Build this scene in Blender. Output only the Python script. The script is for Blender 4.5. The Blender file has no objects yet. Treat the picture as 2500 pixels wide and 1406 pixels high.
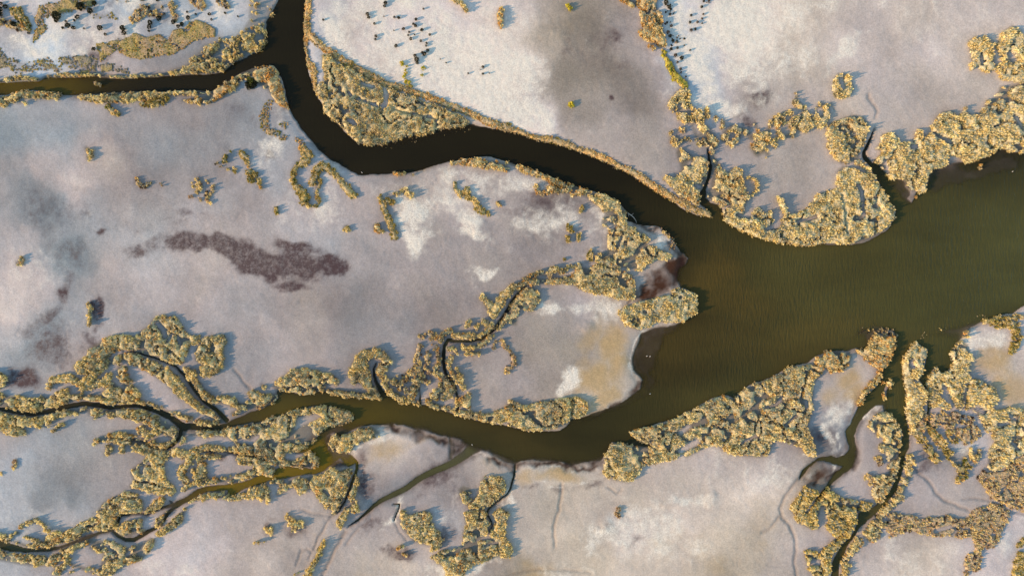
import bpy, math, random
import numpy as np

# ------------------------------------------------------------------ camera, sky, sun, exposure
scene = bpy.context.scene
COL = scene.collection
M_PX = 0.1                      # metres on the ground per pixel of the 2500 px wide photograph
ALT = 250.0 * 24.0 / 36.0       # flying height of the drone for a 24 mm lens

cam_data = bpy.data.cameras.new("camera")
cam_data.lens = 24.0
cam_data.sensor_width = 36.0
cam_data.clip_start = 1.0
cam_data.clip_end = 6000.0
cam = bpy.data.objects.new("camera", cam_data)
cam.location = (0.0, 0.0, ALT)
COL.objects.link(cam)
scene.camera = cam

SUN_EL = math.radians(21.0)
SHADOW_DIR = math.radians(20.0)              # shadows run right and slightly up in the picture
sx, sy = -math.cos(SHADOW_DIR), -math.sin(SHADOW_DIR)   # towards the sun, on the ground

world = bpy.data.worlds.new("World")
scene.world = world
world.use_nodes = True
wn = world.node_tree
wn.nodes.clear()
w_out = wn.nodes.new("ShaderNodeOutputWorld")
w_bg = wn.nodes.new("ShaderNodeBackground")
w_sky = wn.nodes.new("ShaderNodeTexSky")
w_sky.sky_type = 'NISHITA'
w_sky.sun_disc = False
w_sky.sun_elevation = SUN_EL
w_sky.sun_rotation = math.atan2(sx, sy) % (2 * math.pi)
w_sky.altitude = 50.0
w_sky.ozone_density = 0.0
w_sky.air_density = 1.5
w_sky.dust_density = 0.0
w_bg.inputs["Strength"].default_value = 0.15
wn.links.new(w_sky.outputs[0], w_bg.inputs[0])
wn.links.new(w_bg.outputs[0], w_out.inputs[0])

sun_data = bpy.data.lights.new("sun", 'SUN')
sun_data.energy = 4.2
sun_data.angle = math.radians(0.5)
sun_data.color = (1.0, 0.60, 0.33)
sun = bpy.data.objects.new("sun", sun_data)
from mathutils import Vector
to_sun = Vector((sx * math.cos(SUN_EL), sy * math.cos(SUN_EL), math.sin(SUN_EL)))
sun.rotation_euler = to_sun.to_track_quat('Z', 'Y').to_euler()
sun.location = to_sun * 300
COL.objects.link(sun)

scene.view_settings.view_transform = 'Standard'
scene.view_settings.look = 'None'
scene.view_settings.gamma = 1.0
scene.view_settings.use_curve_mapping = False
scene.view_settings.exposure = 0.52

# ------------------------------------------------------------------ helpers: noise and rasters
rng = np.random.default_rng(7)
random.seed(7)

def value_noise(x, y, seed):
    r = np.random.default_rng(seed)
    lat = r.random((128, 128))
    xi = np.floor(x).astype(int); yi = np.floor(y).astype(int)
    fx = x - xi; fy = y - yi
    fx = fx * fx * (3 - 2 * fx); fy = fy * fy * (3 - 2 * fy)
    a = lat[yi % 128, xi % 128]; b = lat[yi % 128, (xi + 1) % 128]
    c = lat[(yi + 1) % 128, xi % 128]; d = lat[(yi + 1) % 128, (xi + 1) % 128]
    return (a * (1 - fx) + b * fx) * (1 - fy) + (c * (1 - fx) + d * fx) * fy

def fbm(x, y, scale, seed, octaves=5, gain=0.55):
    """fractal noise about -1..1 over plan coordinates in photo pixels"""
    s = 0.0; a = 1.0; n = 0.0; f = 1.0 / scale
    for k in range(octaves):
        ca, sa = math.cos(k * 1.3), math.sin(k * 1.3)
        s = s + a * (value_noise((x * ca - y * sa) * f + 17.3 * k, (x * sa + y * ca) * f + 5.1 * k, seed + k) * 2 - 1)
        n += a; a *= gain; f *= 2.03
    return s / n * 1.6

def sstep(a, b, x):
    t = np.clip((x - a) / (b - a), 0, 1)
    return t * t * (3 - 2 * t)

MARG = 210
STEP = 3                         # plan raster and terrain grid: one sample per 3 photo pixels (0.3 m)
GX = np.arange(-MARG, 2500 + MARG + 1, STEP, dtype=float)
GY = np.arange(-MARG, 1406 + MARG + 1, STEP, dtype=float)
XX, YY = np.meshgrid(GX, GY)
NXG, NYG = len(GX), len(GY)

TILE = {t: (620 * i if i < 4 else 0, j) for t, i, j in
        [("A",0,0),("B",1,0),("C",2,0),("D",3,0),("E",0,350),("F",1,350),("G",2,350),("H",3,350),
         ("I",0,700),("J",1,700),("K",2,700),("L",3,700),("M",0,1046),("N",1,1046),("O",2,1046),("P",3,1046)]}
U = 2.56                         # survey unit: one plan unit in a sheet is 2.56 photo pixels

def parse(text):
    """'A P x,y x,y ..; -B S2.5 x,y,r x,y ..' -> list of (sign, kind, points in px, radii)"""
    ops = []
    for chunk in text.replace("\n", " ").split(";"):
        w = chunk.split()
        if not w:
            continue
        sign = 1
        if w[0][0] == "-":
            sign = -1; w[0] = w[0][1:]
        ox, oy = TILE[w[0]] if w[0] in TILE else (0, 0)
        u = U if w[0] in TILE else 1.0
        kind = w[1][0]; r = float(w[1][1:] or 1)
        pts = []; rad = []
        for p in w[2:]:
            v = [float(q) for q in p.split(",")]
            if len(v) > 2:
                r = v[2]
            pts.append((ox + u * v[0], oy + u * v[1])); rad.append(r * u)
        ops.append((sign, kind, np.array(pts), np.array(rad)))
    return ops

def window(x0, x1, y0, y1, gx, gy):
    i0 = max(0, np.searchsorted(gx, x0) - 1); i1 = min(len(gx), np.searchsorted(gx, x1) + 1)
    j0 = max(0, np.searchsorted(gy, y0) - 1); j1 = min(len(gy), np.searchsorted(gy, y1) + 1)
    return slice(j0, j1), slice(i0, i1)

def in_poly(px, py, pts):
    inside = np.zeros(px.shape, bool)
    n = len(pts)
    for k in range(n):
        xa, ya = pts[k]; xb, yb = pts[(k + 1) % n]
        if ya == yb:
            continue
        c = ((ya > py) != (yb > py)) & (px < (xb - xa) * (py - ya) / (yb - ya) + xa)
        inside ^= c
    return inside

def stroke_dist(px, py, pts, rad):
    """signed distance outside a stroke of varying radius (negative inside)"""
    d = np.full(px.shape, 1e9)
    if len(pts) == 1:
        return np.hypot(px - pts[0][0], py - pts[0][1]) - rad[0]
    for k in range(len(pts) - 1):
        a = pts[k]; b = pts[k + 1]; v = b - a; L = max(v @ v, 1e-6)
        t = np.clip(((px - a[0]) * v[0] + (py - a[1]) * v[1]) / L, 0, 1)
        q = np.hypot(px - a[0] - t * v[0], py - a[1] - t * v[1]) - (rad[k] + (rad[k + 1] - rad[k]) * t)
        d = np.minimum(d, q)
    return d

def inside_ops(px, py, ops, grow_px=2.0, hole_px=4.6):
    """boolean test of scattered points against a list of ops"""
    m = np.zeros(px.shape, bool)
    for sign, kind, pts, rad in ops:
        if kind == "P":
            q = in_poly(px, py, pts)
        else:
            q = stroke_dist(px, py, pts, rad) < (grow_px if sign > 0 else hole_px)
        m = (m | q) if sign > 0 else (m & ~q)
    return m

def paint(field, ops, soft=4.0, amount=1.0, wx=None, wy=None):
    """soft-edged maximum of ops into a plan raster"""
    for sign, kind, pts, rad in ops:
        pad = soft * 2 + rad.max() + 40
        w = window(pts[:, 0].min() - pad, pts[:, 0].max() + pad, pts[:, 1].min() - pad, pts[:, 1].max() + pad, GX, GY)
        px = XX[w]; py = YY[w]
        if wx is not None:
            px = px + wx[w]; py = py + wy[w]
        if kind == "P":
            ed = stroke_dist(px, py, np.vstack([pts, pts[:1]]), np.zeros(len(pts) + 1))
            d = np.where(in_poly(px, py, pts), -ed, ed)
        else:
            d = stroke_dist(px, py, pts, rad)
        v = np.clip(0.5 - d / (2 * soft), 0, 1)
        v = v * v * (3 - 2 * v) * amount
        if sign > 0:
            field[w] = np.maximum(field[w], v)
        else:
            field[w] = np.minimum(field[w], 1 - v)
    return field

def blur(a, n, times=2):
    for _ in range(times):
        for ax in (0, 1):
            p = [(0, 0), (0, 0)]; p[ax] = (n + 1, n)
            c = np.cumsum(np.pad(a, p, mode='edge'), axis=ax)
            hi = [slice(None)] * 2; lo = [slice(None)] * 2
            hi[ax] = slice(2 * n + 1, None); lo[ax] = slice(0, -(2 * n + 1))
            a = (c[tuple(hi)] - c[tuple(lo)]) / (2 * n + 1)
    return a

def sample(field, px, py):
    fx = np.clip((np.asarray(px) - GX[0]) / STEP, 0, NXG - 1.001); fy = np.clip((np.asarray(py) - GY[0]) / STEP, 0, NYG - 1.001)
    i = fx.astype(int); j = fy.astype(int); u = fx - i; v = fy - j
    return (field[j, i] * (1 - u) + field[j, i + 1] * u) * (1 - v) + (field[j + 1, i] * (1 - u) + field[j + 1, i + 1] * u) * v

def to_world(px, py):
    return (np.asarray(px) - 1250.0) * M_PX, (703.0 - np.asarray(py)) * M_PX
# ------------------------------------------------------------------ plan of the water
RIVER = parse("""
B P 22,-80 22,0 19,11 13,20 11,29 10,36 12,42 6,50 -6,54 -14,60 -6,64 6,61 14,59 21,64 26,74 30,90 33,102 38,112 45,122 52,131
 60,140 70,149 86,160 100,166.5 116,166.5 130,165.5 145,165.5 160,162.5 170,158.5 180,155.5 195,152.5 206,149.5 220,149.5 235,151.5 250,157
 262,160 272,164 287,170 302,176 322,181.5 337,187 349,194 355,201 356,211 365,213.5 375,214.5 386,216 396,225 402,233 408,240 415,246
 440,240 438,207.5 422,206 407,198 392,188 382,181.5 372,175 362,168.5 352,163 342,158.5 327,151 312,145.5 297,140
 289,137.5 275,134.5 257,129.5 242,126 232,123.5 220,121 205,119 196,121 175,123 174,125.5 150,130 135,133.5 125,137.5 110,139 100,137 93,132 86,125 80,118
 72,112 66,106 65,100 59,91 56,86 54,76 51,64 49,50 48,35 47.5,20 48.5,8 49.5,0 49.5,-80;
G P 183,47 190,45 189,52 193,57 201,59 204,63 204,68 206,75 206,90 195,71.5 192,65 186,61 183,57;
G P 150,64 172,68 194,73 204,68 206,75 220,82.5 235,88.5 250,92.5 267,96 286,98.5 298,96.5 320,97.5 338,95.5 352,89.5 362,83.5 368,74.5 371,63.5
 362,48 351,30 347,20 350,16 358,26 372,42 380,52 386,58 392,46 398,48 402,30 404,26 422,19 435,18 457,13.5 466,4 473,6 482,9 492,9 580,-20 580,150
 492,155 482,162 466,164 450,171 440,176 428,190 421,202 425,209 418,218 413,220 405,206 398,200 390,196 384,196 375,188 366,178 350,182 345,188
 340,196 332,194 322,198 307,197 301,200 292,204 287,208 267,213 257,220 242,226 235,227 220,238 215,242 205,240 190,246 170,255 160,262 148,266 130,270 115,276 140,290
 100,285 62,270 58,264 68,262.5 82,257 105,249.5 118,240.5 127,233.5 129,225.5 120,216.5 119,204.5 123,192.5 126,182.5 140,176.5 160,173.5 170,168.5
 179,162.5 181,151.5 179,142.5 165,138 161,130 164,120 170,115 173,109 166,103 160,96 150,84 140,78;
O P 130,-5 116,1 110,5 100,11 96,18 92,26 89,30 79,30.5 70,32.5 60,34.5 52,32 45,30.5 30,30.5 13,29.5 6,33 0,32.5 -10,28 -19,22 -30,19 -40,13 -55,7.5 -67,5 -86,1.5
 -98,-3 -110,-5 -130,-3 -143,-1 -150,1 -156,5 -159,9 -165,4 -172,7 -174,13 -172,20 -165,23 -157,23 -150,28 -146,33 -152,36 -160,29 -168,33 -175,39 -184,43
 -202,44.5 -217,47 -235,51 -242,54 -252,58 -262,63 -268,65 -268,58 -254,53 -242,49.5 -224,43.5 -222,39.5 -217,36.5 -200,37 -188,38.5 -182,35 -179,32 -182,27 -187,21.5 -200,23.5
 -204,23.5 -197,20 -189,15.5 -183,10.5 -178,4.5 -175,0 -170,-2.5 -159,-4 -146,-8.5 -147,-13 -157,-18 -172,-22 -187,-21 -204,-18 -222,-12 -242,-5
 -244,-6.5 -259,-3 -272,.5 -284,2 -300,1.5 -308,1 -308,-5 -302,-4 -284,-3.7 -270,-4.7 -262,-8 -244,-16 -234,-19 -224,-24 -218,-28 -219,-36 -207,-34 -192,-32 -180,-35 -172,-34 -152,-31 -137,-29.5 -121,-27.5
 -121,-38 -114,-31 -102,-25.5 -85,-22.5 -77,-22.5 -64,-17.5 -52,-13.5 -32,-7.5 -12,-4 4,-2 20,3 50,2 60,-6 130,-5;
L P 125,36 150,46 140,59 135,67 134,78 135,90 137,100 137,110 136,118 139,130 140,145 141,152 137,160 135,172 131,185 127,196 120,206 110,215
 100,223 92,231 87,241 81,248 76,258 73,265 73,285 66,300 66,265 71,254 76,246 85,238 90,227 93,215 100,214 110,208 119,199 125,189 130,177 131,164 133,150 134,137 129,128 122,122 117,119
 116,112 109,113 98,122 91,131 88,142 88,155 89,164 84,172 76,180 68,187 62,194 57,200 53,205 51,204 58,195 65,186 71,178 78,171 70,169 60,165 52,166
 45,172 40,180 36,184 39,175 45,169 54,163 65,161 72,163 79,161 83,155 81.5,145 80,138 83,131 88,123 92,114 100,104 108,96 114,88 115,80 120,74 125,64 128,54;
L P 158,60 155,72 153,82 150,89 154,94 157,98 158,106 157.5,122 155,133 159,133 160,115 159,103 157,93 160,86 165,77 170,67 176,63 184,53 178,50 160,45
""")
CREEKS = parse("""
A P -90,79 0,79 20,78 38,78 45,74 70,74.5 90,73.5 105,75.5 125,75.5 150,74 180,72 200,72 214,69.5 223,60 238,54 262,50 272,54 262,62 244,63.5 230,69 215,79 202,87 185,86
 170,86 156,88 140,87 120,88 100,89 85,90 74,90.5 62,90.5 56,88.5 42,87 30,86 15,89 0,91 -90,96;
I S2 -40,112,2 -20,115,2 0,116,1.6 10,118.5,1.6 20,120,1.7 32,121.5,1.8 45,119,2 52,117.5,2.2 65,114,2.2 80,111.5,2.2 94,112.5,2.2 105,115,2 118,114,1.8 130,113,1.8 140,115,2 152,119,2.3 162,124,2.6 170,130,3 176,134,3.6;
I S1.5 216,127,2 206,117,1.6 195,109,1.6 186,99,1.6 181,91,1.4 176,84,1.3 168,76,1.1 160,72,1 155,70.5,.9 147,67.5,.8 138,65,.7 128,62.5,.6 118,61,.4;
I S1 172.5,135,1.6 172,143,1.4; M S1.3 173,0,1.6 171,8,1.4 166,15,1.2 159,19,1 150,17.5,.9 140,13,.7 128,10,.6 112,7,.4 104,7.5,.3;
J S1.2 122,103,2 119,96,1.5 116,90,1.2 114.5,84,1 114,78,.7 117,72,.4;
J S1 194,118,.8 194.5,108,.9 192,96,.8 188,89,.8 184,84,1.2 181.5,77,1.4 180.5,66,1.6 181.5,57,1.6 185,51,1.6 195,51.5,1.2 207,51.5,1.2 218,50,1.3 225,44,1.3 231,38,1 238,27,.9 244,17,.9 250,8,.9;
K S.9 0,24,.9 4,14,.8 9,7,.7 16,0,.5; 
J S1 158.5,112,.8 158,103,.5 157,96,.3;
G S1 185,49,2.8 188,42,1.4 191,34,1.4 193,22,1.5 191.5,11,1.0 190.5,5,.5;
H S1.5 127,62,2.6 122,53,2.4 118,44,2.2 113,36,1.8 108,29,1.4 104,20,1.6 98,14,2.2 97,8,1.6 101,1,1.4 105,-7,.9 107,-14,.4;
H S2 125,55,4 131,40,5 127,36,3 137,48,4;
N S1 98,32,1.2 98.5,38,1.2 96,45,1.2 91,58,1 86,71,.9 80,80,.7; N S2 84,25,2.5 92,27,1.8 98,32,1.2;
N S2 214,16,5 203,23,4 192,31,3 182,36,2.8 170,41,2.8 155,49,2.6 145,57,2.4 135,62,2.3 125,67,2 115,73,1.7 108,80,1.3 98,88,.7 90,93,.4;
N S.8 187,4,1 187.5,16,.8 188,28,.9; N S.8 250,28,.8 248,45,.9 245,57,.9 241,63,.7 232,69,.8 224,76,.9 222,81,.9 225,87,.8 227,93,.6 223,99,.4;
M S2 -40,106,3.5 0,109.5,4 10,113,3.5 25,116,2 45,115.5,1.8 58,113,1.6 70,108.5,1.5 82,104.5,1.5 95,99.5,1.3 108,96,1.3 112,91,1.1 115,82.5,1 125,81.5,.9 138,81,.9 147,78.5,1.1 156,75,1.4 166,72.5,1.4 172,70,2;
M S2 170,70.5,2.2 180,66.5,2.2 190,60,2.4 200,57,2.6 212,56.5,2.6 225,55,2.8 238,52,3.2 250,48,4;
M S1 174,70,1.6 166,75,1.8 160,81,1.3 156,88,1 151,94,1 145,96,1.5 136,101,2 128,106,2 120,106,1.5 113,102,1.4 108,98,1.2; M S.8 166,72,.8 162,69,.6;
P S.7 92,78,.8 91,74,.5; P S.6 108,82,.7 113,88,.5; N S.8 133,72,.4 139,72,.6 137,79,.6 134,87,.5;
N S.7 10,28,.6 4,26,.6 -10,24,.7 -25,22,.7 -40,21.5,.8 -50,20.5,.6
""")
# islands and dry ground inside the outlines above
DRY = parse("""
L P 135,67 140,59 147,52 153,57 159,59 157,70 154,82 150,89 154,94 157,99 157,110 155,122 151,130 146,136 140,136 138,128 136,118 138,110 137,100 135,90 134,78;
L S2 121,92,2.6 118,98,1.6 117,105,2.2; A S2 90,79,1.6 95,81,1.6
""")
# places where the mud lies only just under the water
SHELF = parse("""
K P 160,35 140,38 125,46 121,58 118,70 121,81 130,88 128,97 118,106 100,115 80,122 70,128 85,128 108,117 130,108 148,92 140,80 150,60 150,48 165,40;
H P 178,14 162,26 157,40 158,52 175,46 200,40 225,35 250,28 250,12 230,8 215,16 195,20;
H P 120,36 130,34 142,45 150,52 145,60 138,60 130,52 122,44; L P 85,52 90,38 110,33 126,38 132,48 124,60 95,52;
L P 150,46 190,34 215,26 205,36 196,48 178,52 160,48; G P 142,100 158,104 168,106 173,112 165,118 160,130 158,140 140,140 128,136 130,120;
K P 120,12 140,9 155,5 165,0 165,-6 130,-6; O P -60,2 0,24 10,28 40,27 60,32 80,27 92,27 92,34 60,38 20,34 0,34 -20,28 -60,10;
N P 130,-4 150,-2 175,5 188,8 208,15 200,24 188,30 178,20 160,8 140,4; B P 120,140 150,134 175,128 200,122 200,125 175,132 150,138 130,143; L S4 120,96 118,108 117,116;
N S5 76,8 72,14 76,26 88,27; M S2.5 60,113 95,99 145,79 165,74; J P 75,134 95,136 110,134 130,132 160,134 180,141 75,141
""")
d_w = np.zeros(XX.shape)
warp_x = fbm(XX, YY, 26, 301, 4) * 3.0; warp_y = fbm(XX, YY, 26, 311, 4) * 3.0
paint(d_w, RIVER, 4.5, 1.0, warp_x, warp_y)
d_r = d_w.copy()
paint(d_w, CREEKS, 3.2, 1.0, warp_x * .5, warp_y * .5)
dry = np.zeros(XX.shape); paint(dry, DRY, 4.0)
d_w = np.minimum(d_w, 1 - dry)
creek_w = np.zeros(XX.shape); paint(creek_w, CREEKS, 3.2, 1.0, warp_x * .5, warp_y * .5)
creek_w = np.minimum(creek_w, 1 - dry)
WATER = d_w                                       # 0.5 on the water line
wide = blur(d_w, 5, 3)
shelf = np.zeros(XX.shape); paint(shelf, SHELF, 18.0, 1.0, warp_x * 3, warp_y * 3)
# ------------------------------------------------------------------ plan of the vegetation
# name, style, group, label, density, plan
CR = "reed beds along the river and creeks"
IS = "small reed clumps standing alone on the mud"
SC = "low scrub patches on the salt flat"
BEDS = [
("reed_bed","straw",CR,"thin straw reed fringe along the north bank of the top left creek",1,
 "A S2 -60,80 0,79 10,77 20,75.5,2.2 30,76,2.6 38,77,2 44,73.5,1.2 52,74,1.7 60,72.5,2 80,72,2 90,72.3,2 100,73.5,2 120,74.5,2 135,74,2 146,73.5,2 152,72,2"),
("reed_bed","straw",CR,"loose pale reed bed filling the corner north of the creek beside the dark river",.62,
 "A P 150,73.5 165,66 180,62 182,56 190,51 195,43 203,42 210,36 215,38 225,36 232,30 238,20 239,0 265,0 261,11 255,20 253,29 252,36 257,40 250,49 240,50.5 225,57 214,69 195,71.5 170,73"),
("scrub_patch","scrub",SC,"large olive brown scrub patch on the white flat above the top left creek",1,
 "A P 92,42 100,42 109,40 118,37 130,33 140,36 147,34 152,33 160,39 165,30 176,28 182,22 190,20 200,24 206,29 205,35 195,37 185,39 177,47 165,52 150,54 135,57 120,55 112,48 103,54 96,58 95,53"),
("scrub_patch","scrub",SC,"curved olive scrub ridge hooking down the white flat near the top left corner",1,
 "A S5 86,2 75,4,6 65,5,6 58,9,5 48,10,5.5 41,12,5 38,20,4 42,28,3.5 36,33,2.5 33,39,1.2"),
("scrub_patch","olive",SC,"bright olive scrub strip slanting at the top left corner",1,
 "A S2 11,10 16,12,4 20,16,4 24,21,3.6 27,26,2.4 29,29,1.4"),
("scrub_patch","brown",SC,"brownish scrub strip below the slanting olive strip at the left edge",.8,
 "A S2 -30,26 3,22,2 10,24,2.5 18,28,2 24,28,1.5"),
("scrub_patch","dull",SC,"long dull grey scrub belt between the top left creek and the white flat",.75,
 "A S3 -40,55 0,52 6,60,4 20,65,5 32,64,4 45,61,5 56,66,2.5 -2,62,3 -30,66;A S4 62,58 75,60,6 88,60,6 80,66,4;A S3 98,65 112,66 122,68,2"),
("scrub_patch","brown",SC,"leftmost ragged brown scrub patch near the top edge above the white flat",.85,
 "A S4 128,19 133,13,4 136,8,3.5"),
("scrub_patch","brown",SC,"grey brown scrub pair close to the top edge right of the ragged brown patch",.85,
 "A S5 143,10 152,10;A S2.4 163,4 167,11 166,18"),
("scrub_patch","brown",SC,"triangular brown scrub patch touching the top edge left of the dark river",.85,
 "A S4.5 184,-2 190,3 192,7,2.5;A S3 210,2 217,7,2"),
("scrub_patch","dull",SC,"small dull scrub streak in the middle of the top left white flat",.8,
 "A S2 92,17 98,17,1.5 105,15,2.4 110,17,1.6;A S1.5 122,2"),
("reed_bed","straw",CR,"short straw reed fringe on the top left creek's south bank, at the left edge",1,
 "A S3 -60,98 0,96 8,94.5 15,91.5,2.6 22,88.5,2.8 30,90 40,91 50,91.5,2.6 56,91,1.5;A S1.6 0,99 6,100 11,98,1;A S1.3 21,98 24,97"),
("reed_bed","straw",CR,"feathery straw reed fringe along the middle of the top left creek's south bank",1,
 "A S1.6 75,92 85,93,2.6 95,94,3.5 105,94,3.8 115,93,3.5 125,92,3.5 135,91,3 145,90.5,2.8 155,89,2.6 162,87.5,1.8 172,87.5,2 182,89,2.3 194,88.5,1.4;A S1.3 175,96 180,96.5"),
("scrub_patch","olive",SC,"small grey green scrub patch below the top left creek",.9,
 "A S2.5 136,100 145,97.5 152,97 158,94.5,1.8"),
("reed_bed","orange",CR,"curved amber and grey reed bed rounding the point where the creek meets the river",1,
 "A S2.6 184,96 195,95.5,3.4 203,92,4 210,86.5,3.8 220,80,3.6 230,73.5,4 240,70,4;B P -8,66 0,62.5 6,61 14,60 20,65 24,75 28,88 32,100 34,104 28,102 22,98 18,92 13,86 5,82 0,76 -6,72"),
("reed_clump","straw",IS,"little straw reed islet standing in the water of the top left creek",1,"A S1.7 90,79 95,81.2"),
("reed_clump","olive",IS,"yellow green reed clump on the mud below the top left creek",1,"A S1.6 103.5,102 107,106,2.2 112,109,2.4"),
("reed_bed","levee",CR,"long amber levee fringe along the east bank of the dark river bend",1,
 "B S1.8 53,-60 52,0 51,12,3 50,24,2.8 52,34,3.2 57,37,2.8 62,42,2.6 67,47,2.6 74,51,2.6 82,57,2.6 92,63,3 102,67,3 112,73,3 122,79,2.8 130,81.5,2.6 140,84,2.6 150,87,2.6 160,90.5,2.6 170,94,2.6 180,98,2.6 190,102,2.4 200,106,2.4 210,110.5,2.4 220,115,2.6 230,118.5,3 242,122,3;B S.9 49,36 50.5,50 51.5,58,1.2 54,62,1.8 57,70,1.8 56.5,78,1.3 59,85,1.8;C S2.6 0,122 10,127 20,130 30,131.5 40,133.5 50,137;G S2.4 50,-1 60,3 75,8 90,14 105,21 118,27.5 130,35 140,41.5 150,48 160,53.5 170,59 178,63.5,2.8 186,66.5,3.4 191,68.5,3 193,70,1.6"),
("reed_bed","grey",CR,"broad teardrop reed bed inside the dark river bend with a crack and small pools",1.25,
 "B P 65,53 72,54 80,62 95,67 110,75 122,82 128,84 140,89 155,94 170,100 185,105 198,111 205,116 203,120.5 196,121 180,122 174,125 165,127 150,130 135,133 125,137 110,139 100,137 93,132 86,125 80,118 72,112 66,106 66,100 62,92 58,88 60,80 66,78 68,70 65,62;-B P 122,82 127,83 128,92 128,100 124,104 120,106 121,98 123,90;-B S1.7 103,80 113,83;-B S1 90,88 93,92;-B S1.2 111,98.5 117,101;-B P 87,113 95,114 97,118 99,120 93,120 89,117;-B S.6 133,104 142,108 155,109 168,111 174,115 174,122;-B S.8 99,95 108,98"),
("reed_bed","drowned",CR,"drowned sparse brown reeds in the dark river under the teardrop bed",.6,"B S2.5 112,141 130,138 145,135 160,131 175,128 190,125 203,123"),
("reed_clump","straw",IS,"pair of amber reed clumps at the top edge above the white flat",1,"B S1.4 188,-1 194,1.5 198,4 200.5,6.5 201,10.5,1.6"),
("reed_clump","orange",IS,"upright oval amber reed clump with a long blue shadow near the top edge",1,"B S1.6 234.5,10.5 235,14,2.4 235.3,19,2.8 234.7,25,1.9"),
("scrub_patch","scrub",SC,"crescent of olive scrub along the west bank above the river elbow",.9,
 "B S1.4 16,96.5 13,101,3 12,106,3.6 10,113,3.6 10,120,3 14,126,2.4 22,128,2.8 28,131.5,2.8;B S2.6 28.5,118.5 29.8,120;B S1.2 40,133 47,138,1.8"),
("reed_bed","orange",CR,"tall amber scrub and reed strip coming down from the top edge right of centre",1,
 "C P 122,-30 142,-30 141,6 145,12 147,22 148,30 150,40 150,47 144,46 138,40 130,38 126.5,33 128.5,28 127,18 125.5,8 122,0;C S2 108,-1 114,2.5 121,4.5;C S1.6 126,30 129.5,36;C S1 135,43 138,46.5"),
("hedge_strip","lime",CR,"bright lime yellow bush strip curving at the lower end of the amber strip",1.1,
 "C P 145,47.5 150,48 151,53 154,56.5 157,58.5 160,66 165,73 171,77.5 172.5,81.5 168,83.5 160,78.5 154,70.5 150,62.5 148.5,55"),
("scrub_patch","dark",SC,"speckled belt of tiny dark bushes on blue white salt right of the amber strip",.55,
 "C P 146,0 156,0 159,10 158,25 160,32 170,36 173,40 166,45 153,44 150,30 148,15;C P 180,0 194,0 190,10 184,14 182,8"),
("reed_bed","straw",CR,"lumpy straw reed bed hanging below the lime strip with blue gaps",.8,
 "C P 160,88 165,84 170,84.5 174,89 173,96 177,102 183,106 187,110 187,116 184,120 190,120 195,126 200,133 199,142 194,144 190,138 182,140 178,134 176,126 175,120 168,118 161,112 157,107 153,104 152,98 156,93;-C S2 178,120 181,126;-C S1 163,100 168,106;C S1.2 155,127 155,133 160,140;C S2 164,124 168,125;C S1.4 160,130 164,135 172,134"),
("reed_clump","straw",IS,"chain of three small straw clumps running right from the hanging bed",1,"C S1 189,104.5 191.5,110,1.6;C S1.6 198,112;C S1.5 204.5,116 203,121"),
("reed_bed","straw",CR,"small round ring of reeds just left of the wavy open pan",1,
 "C S2 206,127 213,121.5 221,124.5 219.5,131 213,136.5 205,134 206,127"),
("reed_bed","straw",CR,"tangled reed thicket with a round pond enclosing the top of the open pan",.95,
 "C S2 226,126 231,131,3 240,131,3 247,127;C S1.6 235,119 237,124;C S2.4 236,137 244,138;D S2 0,130 5,126 8,118 13,113 20,109.5 27,106,1.3;D S1.3 28,107;D S1.4 14,118 15,127 20,131,2 28,129.5,2 30.5,124,1.4 26,118 20,115.5 14,118;D P 28,112 35,110 40,102 44,107 48,113 52,101 55,98 60,100 63,100 64,110 62,118 58,122 52,121 45,122 42,127 35,124 30.5,120;-D S2.4 54.5,106 56,109;D S.9 33,89 33,93,1.3 32,98,2.3 36,101.5,2 39,104;D S1.6 6,134 12,139;D S.8 65,99 68,105;G S3 233,4 237,10,3.4 243,7,3.4 247,11,2;H S2 12,-2 12.5,4,.8"),
("reed_bed","solid",IS,"round donut reed islet with a dark hole standing alone on the upper right flat",1.2,
 "D P 68,76 71,71 77,70.5 82,73 85,79 87,84 85,90 80,93 74,94 69,92 67,86;-D S2.6 75,77 77,84"),
("reed_bed","solid",CR,"blocky pale reed clump at the upper right standing left of its neighbour",.85,
 "D P 196,40 203,35 208,38 213,35 222,42 220,46 221,55 222,65 215,68 210,67 206,62 199,67 198,63 201,58 199,50;-D S2.2 210,55 210,60"),
("reed_bed","solid",CR,"pale reed clump on the right edge at the top with a blue hole",.9,
 "D P 225,40 230,30 238,25 246,30 250,36 275,40 275,80 250,80 240,78 230,77 224,68 225,62 230,60 227,52 225,45;-D S3 237,52 240,57;-D S1.5 240,40"),
("reed_bed","cream",CR,"massive pale reed bed spreading up the right edge above the olive lagoon",1.15,
 "D P 270,79 245,80 235,82 226,83 223,92 215,96 210,105 209,112 204,109 200,110 195,107 194,101 191,107 187,112 184,108 180,106 172,107 166,112 165,116 162,120 164,126 156,133 152,124 148,123 147,131 141,137 132,137 126,128 120,127 113,129 112,139 250,146 275,146;H P 112,0 275,-5 275,8 250,9 240,9 230,6 225,4 218,12 205,18 195,18 188,14 180,11 178,20 172,25 162,25 160,30 156,40 156,48 152,50 149,46 140,44 135,38 130,33 122,38 117,36 111,29 106,20 110,14 113,8 108,5;-H S2.6 144,4 147,3;-H S2 118,18 120,26;-H S1 138,-8 146,-1;-D S1.2 165,127 180,136;-D S2 242,112 248,122"),
("reed_bed","straw",CR,"rounded reed bed crossed by a creek between the open pan and massive right bed",1,
 "D P 70,116 75,115 80,112 86,110 95,112 101,118 101,126 98,134 95,141 66,141 61,128 64,120;-D S1.3 78,126;-D S1.3 88,128;H P 63,0 92,0 92,8 93,15 95,18 100,22 106,28 110,33 108,35 100,30 98,25 92,22 85,18 75,20 72,17 66,11 62,4"),
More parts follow.
